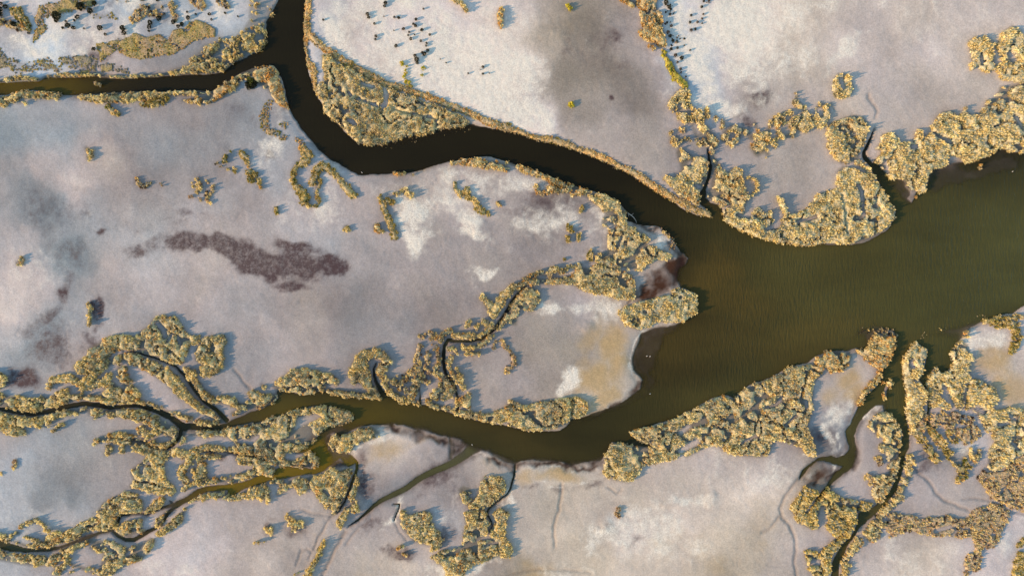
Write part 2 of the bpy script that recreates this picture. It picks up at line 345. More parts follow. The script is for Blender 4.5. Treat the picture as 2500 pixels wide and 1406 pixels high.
("reed_bed","cream",CR,"wide crescent reed bed along the north shore of the olive lagoon",1.1,
 "H P 13,51 18,51 21,56 24,64 26,68 33,68 40,64 48,57 53,49 62,46 70,44 72,36 72,26 76,22 90,24 97,29 108,36 117,45 123,55 129,63 126,72 120,80 110,86 100,92 80,96 60,96 45,98 25,96 0,91 0,80 8,82 18,81 18,74 20,70 18,62 15,56;-H S1.8 92,40 95,46 95,54;-H S1.2 96,58 97,70;-H S1.4 34,75 45,72 52,70;-H S.6 76,50 79,65 80,86;-H S.6 108,50 110,62;G P 206,63 210,60 222,64 226,66 220,70 230,72 235,64 240,61 244,67 252,63 252,92 235,88 220,82 206,74 204,68;-G S1.3 219,68 229,69;-G S1.8 246,82 252,80"),
("reed_clump","orange",IS,"orange brown reed clump on the muddy spit in the lagoon",1,"H S1.6 150,53 154,58,2 150,62.5,1.8 144,65,1.2 139,63.5,.8"),
("reed_clump","orange",IS,"tiny orange reed tuft alone in the shallows off the right bed",1,"H S1.6 210,22"),
("reed_bed","straw",CR,"reed bed west of the narrow creek behind the tip of the long levee",1,
 "G P 162,6 160,10 163,18 165,25 162,32 157,34 151,30 148,34 155,42 165,51 175,56 182,61 183,52 182,46 186,43 189,36 190,24 189,16 185,12 178,14 172,10 167,7;-G S2.2 173,20;-G S2 179,40 182,42;G S1.2 159,-3 161,3 164,6"),
("reed_bed","straw",CR,"reed bed on the east side of the narrow creek facing the pan's blue shadows",1.05,
 "C P 190,126 197,131 199,141 190,141;G P 194,0 197,8 196,12 202,20 204,26 210,28 214,25 218,23 224,28 224,34 227,45 230,52 226,58 224,65 216,63 210,60 205,61 198,57 192,54 189,49 192,42 194.5,30 195.5,18 193,8"),
("reed_clump","straw",IS,"thin hook of reeds curving out over the pan east of the narrow creek",1,"G S.7 229,33 236,35,.9 239,40,.9 236.5,46,.9 231,51,.9"),
# left mud flat
("reed_clump","straw",IS,"upright straw reed clump on the upper left mud flat",1,"E S1.6 83,5 86,9,2.2 85,15,1.8"),
("reed_clump","brown",IS,"L shaped low reed strip on the left mud flat",1,"E S1 130,34 131,39,1.3 137,40.5,1.5 143,39,1.8;E S1 155,39"),
("reed_clump","brown",IS,"broken ring of rusty reed tufts on the left mud flat",.9,"E S1.4 188,34 191,40,2 188,46,1.6;E S1.3 184,39.5;E S1.3 199,38;E S1.5 203,41.5 201,45.5 197,46.5,2 198,52,2.1 199,55.5,1.2;E S1.1 181.5,50.5;E S1.5 190,52.5"),
("reed_clump","olive",IS,"upper olive reed clump of the slanting pair left of the horseshoe beds",1,"E S2 230,9 234,13,2.8 236,20,1.6"),
("reed_clump","olive",IS,"lower forked olive reed clump of the slanting pair left of the horseshoe beds",1,"E S2.6 237,27 243,30,2.8;E S1.6 238,33 240,36;E S1.6 246,35 248.5,42,1"),
("reed_clump","olive",IS,"small upright reed tuft left of the slanting olive pair",1,"E S1.7 215,12.5 214,16.5;E S.7 219,7.5"),
("reed_clump","olive",IS,"small round reed tuft below left of the slanting olive pair",1,"E S1.7 223,25.5"),
("reed_clump","brown",IS,"row of three tiny reed specks left of the slanting olive pair",1,"E S.8 206,19;E S1.1 210,22;E S.9 216,24"),
("reed_clump","straw",IS,"lone cone shaped reed tuft with a blue shadow near the left edge",1,"E S1 20,109 20,113,1.8 17.5,114,1.4"),
("reed_bed","olive",CR,"left arm of the horseshoe reed beds below the dark river bend",1,
 "F S3.4 47,6 51,11,4.4 49,18,3.4 42,19.5,2 38,27,2 37.5,35,2 41,42,2.6 46,47,4 49,52,3.5 47,56,2.5 53,59.5,1 60,60,.9 62,55.5,.9 59,50.5,.9 60,43,1 62,38.5,1.3"),
("reed_bed","olive",CR,"right arm of the horseshoe reed beds bending down towards the mud flat",1,
 "F S2.2 55,38 58,32,2.6 60,26,2.8 65,21,3.4 71,25,3 78,29,2.6 84,37,2.8 90,44,3.2 95.5,49,2.6;F S1.5 62,36"),
("reed_clump","olive",IS,"small upright reed tuft below the left horseshoe arm",1,"F S1.3 20.5,62 22,66,1.7"),
("reed_clump","olive",IS,"small round reed tuft on bare mud right of the dark maroon stain",1,"F S3.1 88.5,81.3"),
("reed_clump","orange",IS,"egg shaped reed tuft left of the long slanting reed strip",1,"F S2.9 117,79.5 119.5,83,2.6"),
("reed_clump","olive",IS,"long slanting reed strip with a hooked top on the middle flat",1,
 "F S1.7 121.5,52 123,58,2.2 125,66,2.2 128.5,73,2.6 131,79,2.6 133,84,2.2 134.5,90,3;F S2 127,55 131.5,56.5"),
("reed_clump","straw",IS,"broken straw reed clump with a dark shadow south of the river elbow",.9,"F S1.2 134,49.5 140,46,1.6 143,44.5,1.8 145,48,1.8 149,50.5,2.2"),
("reed_clump","olive",IS,"twisted reed strip on the white streaked mound south of the river",1,
 "F S1.7 192,37.5 192,44,1.9 198,49,2.2 203.5,44.5,2.2 203,51,1.6 208,53.5,1.4 211,57,1.5 214,62,3.6 218,65,2.8;F S1.4 223,66.5"),
("reed_clump","brown",IS,"tiny brown tuft right of the twisted reed strip",1,"F S1 233.3,56.5 234,59.5"),
("reed_bed","orange",CR,"pair of small amber tufts on the river bank at the elbow",1,"F S1.3 134,29 142,29;F S1.5 151,30"),
("reed_bed","orange",CR,"amber reed fringe along the south bank of the dark river leading to the lagoon",.95,
 "F S1.3 188,19 200,17.5,2.6 210,18.5,3.4 220,19.5,4 230,21,4.4 242,24.5,3;G S2 0,18 10,22,2.3 18,26,3 28,29,3 38,32,2.6 45,37,3.5 55,40,3 65,42.5,3.4 75,47,3.6;G S1.6 28,41 30,46 38,47.5 42,42.5,2.4 46,45 55,45,1.5 62,47.5 68,48.5"),
("reed_bed","straw",CR,"large lumpy reed bed on the headland west of the lagoon's mouth",1.1,
 "G P 76,48 88,47 95,50 107,57 113,64 114,74 113,78 122,82 130,86 134,92 133,98 140,100 150,103 158,108 150,111 140,112 132,115 128,121 118,120 110,119 95,118 85,114 83,110 88,105 94,103 95,96 94,88 96,81 90,79 89,75 92,68 86,60 78,54;-G S2 96,77 99,80;-G S1 108,90 105,98"),
("reed_bed","brown",CR,"brownish arc of reeds on the outer tip of the headland",.8,
 "G S1.5 144,80 150,84,2 156,89.5,2.6 160.5,95,2.6 155,100,2"),
("reed_bed","straw",CR,"blunt reed lobe with twin tails on the south side of the headland",1.1,
 "G P 63,124 70,118 78,119 85,116 100,120 108,121 115,124 119,128 121,135 121,146 117,149 105,149 98,146 90,144 82,143 70,140 62,135 50,134 58,129;G S2.6 62,129 52,130.5,2.2 40,131.5,2.6 30,131.5,2.6 20,132.5,2.6 10,136,2.2 2,140,2.2;G S.9 14,129 22,126,1.3 32,124,1.6 39,126,1.6 40,120.5,1.8 48,120,1.3 53,122.5,1.8 57,118.5,1.4 63,116.5,1;G S2 66,120 69,116"),
("reed_clump","olive",IS,"tiny upright tuft on the whitish flat west of the headland reeds",1,"G S1.2 71,61 70,65,1.4"),
("reed_clump","olive",IS,"biggest tuft of the trio on the whitish flat west of the headland",1,"G S1.6 58,79.5 60,84,1.8"),
("reed_clump","olive",IS,"left lower tuft of the trio on the whitish flat west of the headland",1,"G S1.4 56.5,90 57,93.5"),
("reed_clump","olive",IS,"right lower tuft of the trio on the whitish flat west of the headland",1,"G S1.3 66.5,86 66,91"),
("reed_clump","olive",IS,"green dotted tuft touching the west side of the headland bed",.9,"G S2 80,104 78,108 81,112,1.2"),
("reed_clump","olive",IS,"single green speck on the mud above the twin reed tails",1,"G S.9 54,111"),
("reed_bed","solid",CR,"oval reed islet at the water's edge beside the rusty mud",1.2,
 "K P 105,26 110,20 120,17 132,13 145,10 155,8 157,4 164,1 170,4 178,6 181,14 180,24 172,31 160,34 148,33 140,34 134,38 125,41 118,39 112,35 108,31;-K S1.5 130,24;-K S1.5 164,10"),
("reed_bed","straw",CR,"upright branching reed bed along the thin creek west of the round pan",1,
 "J S1.7 218,9 222,15,2.6 226,22,3.6 228,28,3.2 232,18,3.6 238,9,3.6 247,0,3.2;J S2.4 233,38 238,32,2.5 242,27,2.6 247,20,2.6;K P 10,6 16,2 24,1 30,6 31,13 27,18 22,23 15,22 10,22 10,27 8,37 4,36 0,34 -3,28 0,20 4,12;-K S1.2 17,17"),
("reed_bed","straw",CR,"bent reed arm running left from the branching bed to the little fork",1,
 "J S2 178,50 182,45 187,42,1.8 190,47 198,46.5,2 207,47 216,47 222,43 225,38,2.6 220,34,1.8;J S2 203.5,37 206,32,1.2;J S2 212,39.5 213,35,1.2;J S1.6 186,60 190,60,2.2 193,63,1.3;J S1.8 198,57 205,58,1.3 213,57,1.3 221,51.5,1.8 226,46"),
("reed_bed","brown",CR,"thin brown reed strand hanging down inside the round pan",.95,
 "J S1.5 236,52 239,57,1.2 243,60,1.1 246.5,66,1.3 247,73,1.5 245,78,1.8 241.5,77,1.5 242.5,81,1.5;J S1.6 228.5,58 229.5,54,1.2"),
("reed_bed","brown",CR,"brown reed column with a forked top left of the creek",.9,
 "J S1.8 159,47.5 165,44.5,2.2 172,44.5,1.8 170,50.5,2.6 172.5,57,2.6 176,62,2.2 177,70,2.2;J S2.4 158,56 156,63,2.6 154.5,71,2.6 157,78,2.6 160,85,2.6 162.5,90,2.4 166,91,1.3;J S2.4 166,64 164,72,3.4 167,79,2.8"),
("reed_bed","straw",CR,"straw reed column along the right side of the brown column",1,
 "J S2 177,72 173,80,2.2 178,85,1.7 180,92,2.2 178,99,3.2 172,104,3.4 183,104,3.4 187,98,3 185,90,3 184,86,2;J S2.2 165,108 170,113 178,115,2.6 184,117,1.8"),
("reed_bed","straw",CR,"narrow reed ribbon bordering the west rim of the round pan",1,
 "J S1.8 188,67 186,73 187,79 190,85 195,91 199.5,97,1.8;J S1.1 194,80 198,87,1.4;J S1.6 202,63.5 208,63.5,1.8 214,62.5,1.3"),
("reed_bed","straw",CR,"thick reed bed along the river south of the round pan",1.2,
 "J S1.6 183,119 190,118.5,2.2 200,121,2.8 215,124,3.6 228,126,4.4 240,122,6.4 252,120,8;J S3 197,110.5 203,112,3.6 204,104,2;J S1 192,107 193,114,.8;K P 0,108 5,109 10,113 18,114 28,110 40,108 50,106 60,105 70,106 75,110 76,116 75,120 68,124 60,125 58,128 52,133 45,135 35,137 20,137 10,136 0,133"),
# lower left network
("reed_bed","straw",CR,"long flat reed bed with a trailing point north of the lower river",1.2,
 "J P 18,96 21,89 28,85 33,82 38,78 46,77 55,79 65,81 74,83 79,87 81,92 79,95 75,92 70,94 64,96 62,99 55,102 48,103 40,101 30,101 23,99;J S2 62,99 72,101 85,102 97,103.5 110,105 120,107.3,1.2;J S1.6 8,93.5 8.5,96"),
("reed_bed","grey",CR,"comma shaped reed bed with a grey green heart beside the lower river",1.25,
 "J S2.6 95,90 95,80,4 100,72,5 106,65,5 115,63,4 122,66,4 127,70,3.5 124,76,4 120,80,3;J S6 104,78 105,86,6 109,93,3.8 113,98,3.4 118,104,2.6"),
("reed_bed","straw",CR,"ragged reed bed right of the comma bed with a brown sparse middle",.85,
 "J S2.4 121,83 124,88,2.8 125.5,95,2.4 130,102,2.4 137,106,2.6 146,109,2.6 156,111.5,2;J S3 134,90 143,98;J S2.6 150,104 154,96,3 155,90"),
("scrub_patch","brown",SC,"dusky brown scrub behind the ragged bed right of the comma bed",.7,"J S4 136,90 144,86 151,80,3.5 151,88,3"),
("reed_bed","straw",CR,"leaf shaped reed island with a bare middle in the lower left river",1.15,
 "J P 0,131 10,126.5 25,121.5 38,117.5 50,115.5 62,113.5 72,113.5 82,116.5 92,119.5 95.5,123 94.5,127 88,131 78,133 70,135 64,139 60,142 0,142;-J P 38,126 50,122 60,120.5 65,123 58,128 48,131 40,136 38,131;N P 0,0 66,0 63,6 59,11 53,16 45,21 38,23 30,22 28,28 38,31 45,27 52,22 57,22 60,27 63,32 60,35 54,38 45,37 35,36 25,36 20,34 12,31 8,27 0,26;I P 180,139 190,138.5 200,138 215,138 225,133.5 240,130 256,127 256,142 180,142;M P 178,2 250,-4 252,10 250,24 235,22 228,20 224,14 220,10 212,4 200,8 192,8 186,5;-M S1.8 229,11 240,13 246,8;M S1.8 177,2 173,12"),
("reed_bed","straw",CR,"large arched reed bed crowning the lower left network",1.15,
 "I P 70,78 73,73 80,68 84,66 86,58 92,55 99,51 105,47 115,45 122,46 128,48 133,45 136,41 143,37 147,30 155,27 160,29 166,27 170,31 173,37 177,43 183,46 190,48 184,52 181,55 180,60 176,66 174,73 168,75 160,71 150,68 138,64 128,61 118,60 112,62 102,67 92,75 82,83 75,82;-I S2.2 150,35 156,40 158,47;-I S1.2 170,48 172,58;-I S1 164,45 160,52"),
("reed_bed","grey",CR,"bulky rounded reed lump at the right shoulder of the lower left network",1.2,
 "I P 194,49 200,47 207,46 213,46 216,50 214,55 212,62 214,68 212,75 210,80 205,83 198,86 192,85 190,78 192,74 187,70 186,62 189,56;I S1.4 184,53 190,48"),
("reed_bed","straw",CR,"broad reed arch below the thin dark creek of the lower left network",1.15,
 "I S3.4 78,93 88,84,3.4 97,75,3.2 108,71,3.4 118,66,3 127,69,5 138,73,6 150,79,6 160,86,6.2 167,93,5.4 173,100,4.6 181,108,3.2 190,115,2.8 200,120,2.8 208,125,3 212,128,2.2 205,130,1.5 192,129.5,1.6 180,127,1.6 170,123.5,1.6;I S3.5 116,78 118,88,4 123,95,3.6 129,101,3 131,105,1.8;I S2.6 104,86 98,91,2.8"),
("reed_bed","straw",CR,"ribbon of reeds on the north bank of the lower left creek",1.15,
 "I S5 -30,106 0,108,6 15,110.5,6.6 30,113,5.4 42,110,5.4 52,109.5,3.4 65,107,2.6 80,105,2.2 95,107.5,2.2 110,109.5,2.2 120,109.5,2.4 132,110.5,1.4 140,112,1.4 150,115.5,1.4 160,119,1.8 172,122.5,1.6;I P 98,93 103,90 110,91 114,94 122,100 131,107 120,108 105,106 97,102 100,98"),
("reed_bed","straw",CR,"small ragged reed bed at the left foot of the arched bed",.95,
 "I S2 47,96 50,90,2.6 60,88,3.5 68,87,3 74,92,2;I S2.2 55,103 62,100;I S2.6 78,97 86,94,3.4 93,92,3"),
("reed_clump","straw",IS,"narrow upright reed clump in a grey stain left of the arched bed",1,"I S1 83.5,17 86,20,1.4 86,28,1.3 85,35,1.5"),
("reed_clump","straw",IS,"half reed clump cut by the left edge above the ribbon of reeds",1,"I P -20,78 0,82 5,84 7,89 4,94 0,98 -20,102"),
("reed_bed","straw",CR,"reed bed on the south bank of the lower left creek at the left edge",1.05,
 "I S5 -30,122 0,124 12,127,5.4 25,129,4.6 35,128,3.6 45,125,3 58,121.5,2.6 70,119,2.2 80,117.5,1.8 88,117.5,1.4;I S2.4 46,127 45,131;I S3.6 -30,132 0,134 10,137,4 21,138.5,3"),
("reed_clump","straw",IS,"short broken line of tiny reed tufts below the left south bank bed",1,"I S.9 55,134 60,131;I S1 52,138;I S1.1 36,135"),
("reed_bed","straw",CR,"heavy drooping reed bed between the creek bend and the lower left river",1.1,
 "I S2.2 87,119 94,121,3 91,125,1.6;I S2.6 102,119.5 112,119.5,3.5 125,121.5,4 140,125.5,5 152,131,5.4 161,136,5.6 166,140,4.4;M S2 168,0 169,7,2.2 165,13,1.8 158,16.5,1.6;I S2 106,123;I S2 134,135"),
("reed_bed","straw",CR,"reed ribbon following the right bank of the thin creek to the lower river",1.05,
 "I S1.4 177,77 183,84,4 187,91,2.2 190,97,2.4 196,104,2.6 205,108.5,3.2 215,108,3.4 222,110,3.4 230,114,3 240,113,3.5 250,111,3.2;I S2.4 241,102 247,104;J S3.6 0,106 8,107,4.4 16,104,2.8 20,106.5,3 12,110,3.4 2,113,2.6;I S2 222,121 227,119;I S1.2 225,127.2 235,125,1"),
("reed_bed","straw",CR,"sweeping curved reed bed with drooping tufts below the creek bend",1.05,
 "M S2 92,12 100,9,3 112,9.5,3.8 125,11,4 135,13,3.8 142,17,3.4 150,21.5,3.4 157,25,3.4;M S2 104,18 102,24,1.5;M S1.3 107,20;M S1.9 117,16 117,22,1.3;M S2.4 128,17 137,21,1.7 143,25,2.4;M S.8 104,4.6 120,5.2,1 132,8.5,1 142,12.5,1 152,16.5,1.4 159,17.5,1.6;M S2 150,4 140,5,2.6 134,2,1.6"),
("reed_bed","straw",CR,"lumpy reed bed with blue pockets in the middle of the lower left network",1,
 "M P 140,26 148,24 155,26 157,32 156,40 158,48 165,54 168,60 165,64 160,62 152,64 148,62 140,60 132,57 126,58 124,54 128,50 127,46 125,42 127,37 133,34 137,30;-M S2 143,32;-M S2.6 136,38 135,41;-M S1 135,52"),
("reed_bed","straw",CR,"forked reed bed between the two middle pools of the lower left network",1.05,
 "M S3 160,24 168,22,3.6 178,26,3.6 186,22,3 192,19,2.6 200,18,2.3 215,19.5,1.8 230,21,1.8 246,22.5,1.8;M S3 180,32 175,36,2.8 172,42,2.6 176,48,3 180,54,2.6 174,58,1.6;M S2.6 190,28 195,26,1.8 205,27,1.6 209.5,27,1.2;M S3 192,34 193,42,3.4 187,47,2.6;M S1.2 196,38 195.5,47;M S2.2 184,40"),
("reed_bed","straw",CR,"reed bank along the north side of the golden creek",1.05,
 "M S1.8 198,50.5 205,48.5,2.2 215,49,2.5 222,48,2.5 232,46,2.5 241,42,2.5 248,36,2.5 242,29,5 230,28.5,5;M S2 192,52 184,53;M S1 214,50 228,51.5;N P 0,26 10,28 14,34 20,40 19,43 10,46 0,47.5"),
("reed_bed","straw",CR,"reed bank along the south side of the golden creek",1.05,
 "M S1.3 180,69 190,65,2.6 200,63,3 210,62.5,3.4 220,65,3.4 228,66,2.4 233,64.5,1.3 239,64,3 246,60,3.4 248,54.5,2.4;N S5 0,60 7,62,5 8,54,3 13,68,2.4;N S2 18,50 26,53,2 30,57,2.6 23,62,1.6;N S2.4 35,52 42,50,3.4 45,58,3.4 50,52,4.4 55,48,3"),
("reed_bed","straw",CR,"wedge shaped reed bed left of the straight dark ditch",1.15,
 "N P 50,50 58,45 66,43.5 69,38 75,36 80,40 88,38 93.5,39 93.5,43 90.5,52 87,62 84,71 79,78.5 76,83 73,80 76,77 68,76 64,70 60,64 57,60 54,56;-N S1.2 66,58 72,63"),
("reed_bed","straw",CR,"tapering reed strip right of the straight dark ditch",1.1,
 "N S1.3 97,46 98.2,52,1.8 95.5,58,1.6 93,65,2.2 95.5,71,3.2 97.5,78,2 89,76,1.7 85.5,84,2.6 81,90,2.3 82,93.5,1.3"),
("reed_bed","straw",CR,"double reed ribbon on the north bank at the bottom left corner",1.1,
 "M S2.6 -30,102 0,104 8,107 14,100,1.6 19,98.5,1.8;M S1.8 15,107.5 25,111,2 33,112.5,1.6;M S1.2 25,102.5 34,107,1.3 40,110,2.2 49,109.5,3 46,104.5,2.4 55,101.5,3 52,107,2.4 62,104,4.2 72,99,4.4 82,94,4.4 92,90,4.4 101,92.5,3.4 109,92,3.4;M P 93,86 94,78 98,71 105,67 112,64 118,60 125,61 132,64 134,70 136,78 134,79.5 122,79.5 114,80.5 111,88 108,95 98,97 90,96"),
("reed_clump","straw",IS,"crown shaped reed rim around a pale mound at the bottom left",1,"M S.8 19,94.5 23,90.5,1 30,88,1 34,87.5,2 39,90,1 43,94,.8 46.5,96.5,.7"),
("reed_bed","straw",CR,"small slanting reed finger above the bottom left creek fork",1.1,"M S2.2 141,79 145,75,2.6 150,71,2.6 155,68,1.6"),
("reed_bed","straw",CR,"knotted reed islet inside the bottom left creek fork",1.1,
 "M P 110,97.5 114,92 120,88 128,87 135,85.5 136,92 135,96 141,97.5 136,99 128,101 125,104.5 118,102 112,100.5;M S2.8 150,91 154.5,85,2.4 157.5,81,1.5"),
("reed_bed","straw",CR,"lance shaped reed strip on the outer bank of the bottom left fork",1.1,"M S1.6 150,100.5 156,96.5,2.6 164,91.5,3 171,85.5,3 176,78.5,2"),
("reed_bed","straw",CR,"large looping reed bed around a pale pan at the bottom left",1.1,
 "M S4 -30,119 0,121 12,123,4 25,125,4.2 38,126,4.2 50,126,4 58,122,1.8;M S2.6 62,116 72,112.5 80,109.5 88,106.5;M P 88,105 100,106 108,107 115,110.5 122,113 130,110 138,106.5 141,105 144,103 147,105 146,112 143,118 138,123 130,127 120,130 112,135 106,139 98,138 96,132 98,125 100,118 92,117 86,113;-M S1.4 103,111 106,116;-M S.8 118,122 126,116;M S1.7 62,118 64,125 68,129 76,130.5,2 84,134,1.8 92,137,1.8 98,139;M S2 55,133 52,137,1.8 57,138.5 ;M S2 60,131.5;M S1.2 67,137.5"),
("reed_clump","brown",IS,"faint pair of tiny tufts near the left edge south of the creek",1,"M S1.1 14,33 12.5,36;M S1 1,42"),
("reed_clump","straw",IS,"triangular reed tuft, larger of two on the bottom flat left of the ditch",1,"N S1.4 31.5,84 35,89,2.2 39,91,2.6 43.5,91.5,2.6;N S2.2 38,96"),
("reed_clump","straw",IS,"smaller dark rimmed reed tuft on the bottom flat left of the ditch",1,"N S1.2 11,95 15,97,2 17,94,1.2;N S1 17,101"),
("reed_clump","straw",IS,"two reed specks in a row on the bottom flat left of the ditch",1,"N S.8 2,108;N S.8 9,108"),
("reed_bed","yellow",IS,"narrow bright yellow reed strip slanting at the bottom edge",1.2,"N S.8 66,106 65,112,1.6 62,119,1.6 58,126,1.6 54,133,1.8 50,140,2 46,150,2;N S1 40,140 43,137.5"),
("reed_bed","straw",IS,"chunky pear shaped reed bed on the bottom flat left of its taller neighbour",1.1,
 "N P 139,80 142,77 145,82 150,82 156,79 165,79 169,81 170,87 173,95 178,102 181,106 177,108 178,113 173,115 168,111 160,109 153,107 148,102 143,96 140,92 140,86;N S1.6 171,114"),
("reed_bed","straw",CR,"knobbed upper reed bed on the bottom flat with a round head",1.15,
 "N P 195,57 200,54 206,56 208,61 205,64 209,67 213,63 215,57 217,50 220,46 227,46 235,46 240,50 241,57 238,63 230,67 225,71 222,75 215,76 205,76 200,70 196,63"),
("reed_bed","straw",CR,"tall stepped reed bed reaching the bottom edge, split by a thin crack",1.15,
 "N P 200,80 207,78 215,77 221,78 222,85 225,91 223,97 219,102 213,106 220,107 228,106 224,101 228,95 231,87 227,81 234,74 238,78 243,82 240,90 238,100 242,108 246,115 244,122 235,121 225,125 210,130 200,135 198,142 184,146 182,133 175,127 168,122 172,119 185,116 197,112 200,107 199,98 203,92 201,86;-N S1.2 221,112 232,108;O S1.8 1,112 2,118"),
("reed_clump","orange",IS,"upper orange tuft on a dark stain at the bottom flat",1,"N S1.1 137,113 143,112,.9"),
("reed_clump","orange",IS,"lower orange tuft on a dark stain at the bottom flat",1,"N S1.5 143.5,119.3"),
("reed_bed","straw",CR,"cream reed fringe on the point south of the lower river",1.2,
 "N P 70,15 73,9 78,6 83,4 86,7 92,6 97,3 105,0 112,-1 118,0 119,3 114,8 108,12 100,13 95,17 92,22 86,22 80,23 74,22;J S2.4 102,137.5 112,136 118,139"),
# south east
("reed_bed","straw",CR,"huge dark gold reed bed along the south shore of the lagoon",1,
 "K P 115,141 130,134 148,130 160,126 172,118 190,110 205,104 214,107 220,103 235,92 250,87.5 262,83 267,77 280,76 290,73 291,90 290,108 290,118 288,124 285,132 286,141;O P 116,-2 110,5 100,11 96,18 90,27 93,32 92,36 90,41 95,46 103,49 110,50 118,50 122,44 128,36 138,33 148,30 158,29 165,24 170,27 178,23 185,19 193,16 200,17 208,22 215,25 228,26 240,27 248,25 251,15 256,11 266,13 274,16 279,17 282,22 286,26 292,27 294,24 292,16 288,8 286,-2;-O S3 165,21 172,17 180,12;-O S1.4 222,14 236,7;-L S1.2 3,115 10,114 16,110 18,105;-L S1.2 23,132 27,127 32,122;-L S1.5 43,115 42,108;-O S2 165,3 172,-2;-O S1.5 205,10"),
("reed_bed","orange",CR,"round orange tinged reed bed on the lagoon shore left of the bare tan flat",1,
 "L P 50,71 52,67 57,69 60,63 65,61 72,61 78,64 84,62 86,66 82,74 76,81 70,82 64,80 60,76 57,84 50,90 46,80"),
("reed_bed","orange",CR,"point of amber reeds beside the creek mouth with a trailing tail",1,
 "L P 89,57 96,53 94,48 100,46 108,46 118,49 126,47 128,52 125,62 122,72 116,80 110,79 104,74 98,70 93,64;L S1.6 113,81 110.5,88,2.2 103,95,2.2 98,102,1.8 94,109,1.8 93,112,1.4"),
("reed_bed","drowned",CR,"drowned sparse reeds in the shallows north of the creek mouth point",.5,
 "L S2 90,47 94,42 100,38.5,1.2 110,37,1.2 120,39,1.4 127,45,2 128,54,1.5;L S3 102,43 112,44 120,46"),
("reed_clump","drowned",IS,"dotted line of drowned reed stems along the lagoon's southeast shore",.6,
 "L S1 149,50 152,46,2.2 160,45,1.2 170,41.5 178,38.5,1 183,36,1.4 190,33.5,1 196,33,1.8 203,30,1.2 214,27,1.6"),
("reed_clump","drowned",IS,"thin row of reed stems in the lagoon off the dark gold bed",.6,"L S.8 66,49 72,46 50,54 44,58 82,40;L S.9 82,55 86,50 91,49"),
("reed_clump","orange",IS,"upper amber tuft in the creek west of the spindle island",1,"L S1.5 117,92.5 121,89.5,2 125,93,2 123,96,1.2"),
("reed_clump","orange",IS,"lower amber tuft in the creek west of the spindle island",1,"L S1.5 116,101 117,106,2.1"),
("reed_bed","solid",CR,"spindle shaped reed island with a slit pool in the right hand creek",1.1,
 "L P 135,66 140,59 146,52 149,53 153,57 158,59 158,63 155,72 153,82 149,89 145,88 143,82 148,78 146,70 143,66 141,74 143,82 143,88 146,91 152,92 157,98 157,105 154,113 155,120 150,128 148,133 142,133 138,126 136,118 138,110 137,100 135,90 134,78;L S1.5 144,135 143,140"),
("reed_bed","straw",CR,"reed bed down the middle tongue between the two right hand creeks",1,
 "L P 100,133 106,126 113,121 121,119 127,124 131,130 134,140 133.5,148 133,160 131,170 129,179 123,191 118,199 112,206 107,202 104,197 106,192 108,186 105,183 112,179 120,177 121,168 119,159 113,157 111,154 114,149 118,145 108,140;-L S1.6 117,160 118,170 113,178"),
("scrub_patch","brown",SC,"brown scrub dots on the middle tongue between the right hand creeks",.7,"P S3 101,46 106,52,3;P S2.5 111,28 114,32"),
("reed_bed","cream",CR,"many fingered reed bed east of the spindle island",1,
 "L P 184,52 190,51 196,55 197,62 202,68 198,72 197,80 199,88 193,92 193,105 192,114 189,118 184,112 180,105 178,96 172,92 170,105 175,110 181,114 178,118 168,114 160,116 159,105 160,98 157,92 160,86 165,76 171,66 178,60;-L S1.5 172,80 173,76;-L S2 174,97 178,106"),
("reed_bed","olive",CR,"pale green reed fringe around the salt patch at the right edge",.75,
 "L S2.4 213,33 222,30,2 230,28.5,2.2 240,28.5,2.2 265,27,2.2;L S3 222,35 232,36 240,37,4 243,45,3.4 241,55,3.4 236,62,2.6"),
("reed_clump","orange",IS,"single orange tuft in the shallows by the salt patch at the right edge",1,"L S1.2 197,43 195,46,1.6"),
("reed_bed","cream",CR,"matted reed bed along the right edge south of the tan flat",.95,
 "L P 198,88 205,87 212,90 215,94 222,96 225,104 224,110 218,114 222,118 235,115 245,117 270,118 270,158 250,158 243,160 238,165 232,170 228,173 222,175 215,173 214,165 216,157 220,151 224,147 218,143 222,136 215,138 210,130 205,122 200,115 195,118 197,108 196,100;-L S2.6 205,115 211,120;-L S1.6 225,131 234,130;-L S1.3 238,149 245,155;-L S2 236,122 240,126"),
("scrub_patch","brown",SC,"sparse brown scrub on blue mud east of the right hand creek",.8,
 "L P 143,134 158,120 170,117 185,118 192,122 200,124 206,132 210,140 204,146 195,150 188,144 182,138 170,132 160,134 150,142 143,142"),
("scrub_patch","olive",SC,"long brown green scrub arms fanning down from the right hand reed bed",.8,
 "P S3 148,5 155,15,3.6 162,24,3.6 166,30,2.4;P S3 160,0 166,9,3.4 171,15,3.4 177,23,3.6 182,30,3.6 188,36,3.6 192,43,3 186,50,1.8;P S3 178,3 182,10,2.6;P S2.4 190,30 195,36"),
("reed_clump","straw",IS,"two short reed fingers pointing up from the blue mud at the right",1,"P S1.4 199,20 199,26,1.8;P S1 209,21 206,27,1.5 203,31,1.5"),
("reed_bed","brown",CR,"dense brown reed bed along the right edge above the faint track",1,
 "P P 208,40 215,42 222,40 230,40 235,34 242,28 250,24 275,22 275,84 250,80 243,78 236,76 228,70 220,67 214,60 209,52 206,46;-P S1 224,38 232,32 240,26 250,22"),
("reed_bed","brown",CR,"long brown reed bed curling down to a knob near the bottom right corner",.95,
 "P P 200,78 205,75 214,74 222,71 230,73 236,78 235,87 230,95 226,103 226,108 220,113 214,114 209,117 208,126 206,133 200,136 194,134 192,127 196,119 204,116 202,108 200,104 196,103 188,104 181,103 175,101 168,102 160,102 152,100 146,97 138,96 130,100 120,104 119,100 118,92 118,84 125,80 135,83 143,82 150,86 160,85 168,84 176,82 184,85 192,86 198,84;-P S2 165,97 178,94;-P S1.5 220,100;P S2.4 194,138"),
